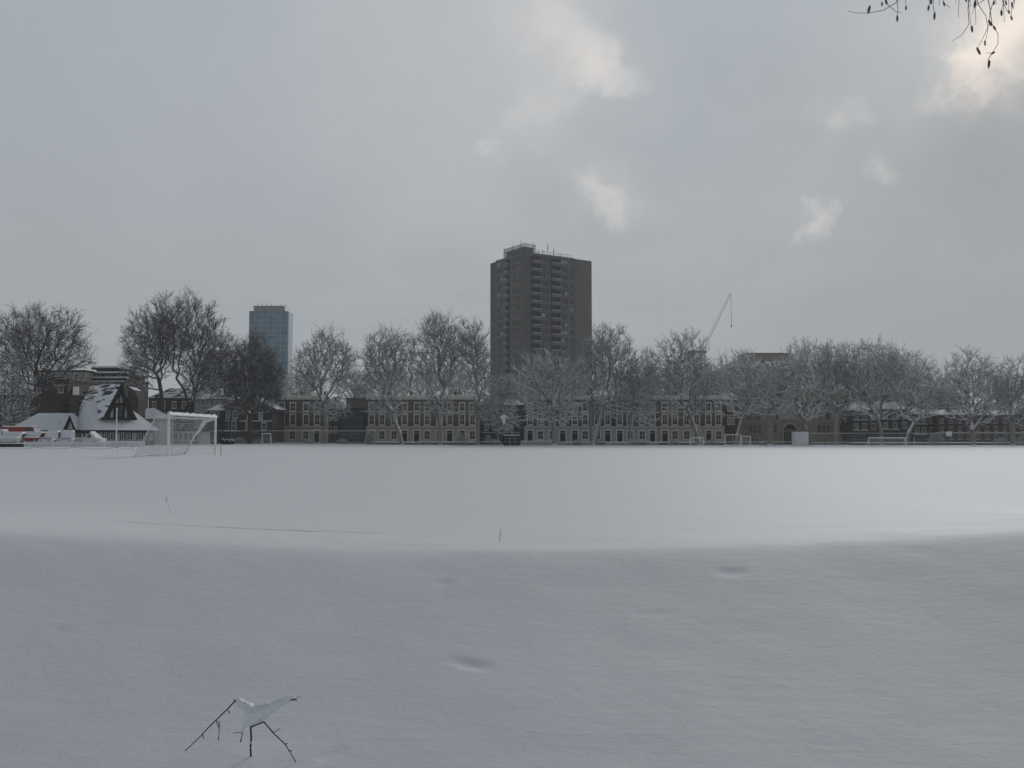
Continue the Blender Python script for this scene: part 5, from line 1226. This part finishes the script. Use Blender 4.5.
blob(838, 122, 2.8, .5, (5.4, 5.3, 5.2), 2); blob(844, 118, 1.2, .5, W1, 1); blob(886, 167, 1.1, .55, W1, 1, (10, 1.5)); blob(815, 218, 1.4, .85, W1, 1); blob(850, 120, 9, .25, (4.3, 4.3, 4.4), 2)
blob(990, 190, 9, .4, (2.85, 3.05, 3.2), 2); blob(940, 240, 14, .25, (3.0, 3.2, 3.3), 2)
blob(1060, -20, 12, .6, (5.4, 5.3, 5.25), 1); blob(1035, 10, 4.8, .8, (7.2, 6.7, 6.2), 1, (40, 1.5)); blob(1010, 38, 3.0, .85, (8.8, 7.8, 6.9), 1, (40, 1.8)); blob(982, 62, 2.0, .8, (8.8, 7.8, 6.9), 1, (45, 1.6)); blob(966, 82, 1.3, .5, (7.6, 6.9, 6.2), 1)
blob(1045, 105, 5.0, .4, (2.8, 2.9, 3.05), 1, (40, 2.4)); blob(1000, 150, 6.0, .4, (2.8, 2.9, 3.05), 1)
blob(40, 20, 16, .3, (2.9, 3.15, 3.5), 2); blob(250, 120, 18, .3, (4.0, 4.2, 4.5), 2)
# unseen sky overhead, and slightly behind, dimmed to darken the foreground snow
back_dim = maprange(sp_.outputs[1], -.5, .55, .95, 1.0); top_dim = maprange(sp_.outputs[2], .42, .8, 1.0, .2)
mu = nt.nodes.new('ShaderNodeVectorMath'); mu.operation = 'SCALE'; nt.links.new(base, mu.inputs[0]); nt.links.new(math_n(nt, 'MULTIPLY', back_dim, top_dim), mu.inputs['Scale']); base = mu.outputs[0]
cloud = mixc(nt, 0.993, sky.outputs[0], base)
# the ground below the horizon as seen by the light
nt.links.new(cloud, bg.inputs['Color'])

sun = bpy.data.lights.new('Sun', 'SUN'); sun.energy = 1.5; sun.angle = R(30); sun.color = (1.0, .98, .95)
so = bpy.data.objects.new('Sun', sun); COL.objects.link(so)
d = Vector((math.sin(R(SUN_AZ)) * math.cos(R(SUN_EL)), math.cos(R(SUN_AZ)) * math.cos(R(SUN_EL)), math.sin(R(SUN_EL))))
so.rotation_euler = d.to_track_quat('Z', 'Y').to_euler(); so.location = d * 300

cam = bpy.data.cameras.new('Camera'); co = bpy.data.objects.new('Camera', cam); COL.objects.link(co)
cam.sensor_width = 36; cam.lens = F / 1024 * 36; cam.clip_start = .05; cam.clip_end = 6000
co.location = (0, 0, CZ); co.rotation_euler = (R(90) + PITCH, 0, 0)
scene.camera = co
vs = scene.view_settings; vs.view_transform = 'Standard'; vs.look = 'None'; vs.gamma = 1; vs.exposure = 0.28; vs.use_curve_mapping = False
scene.cycles.max_bounces = 4; scene.cycles.diffuse_bounces = 3; scene.cycles.volume_bounces = 0
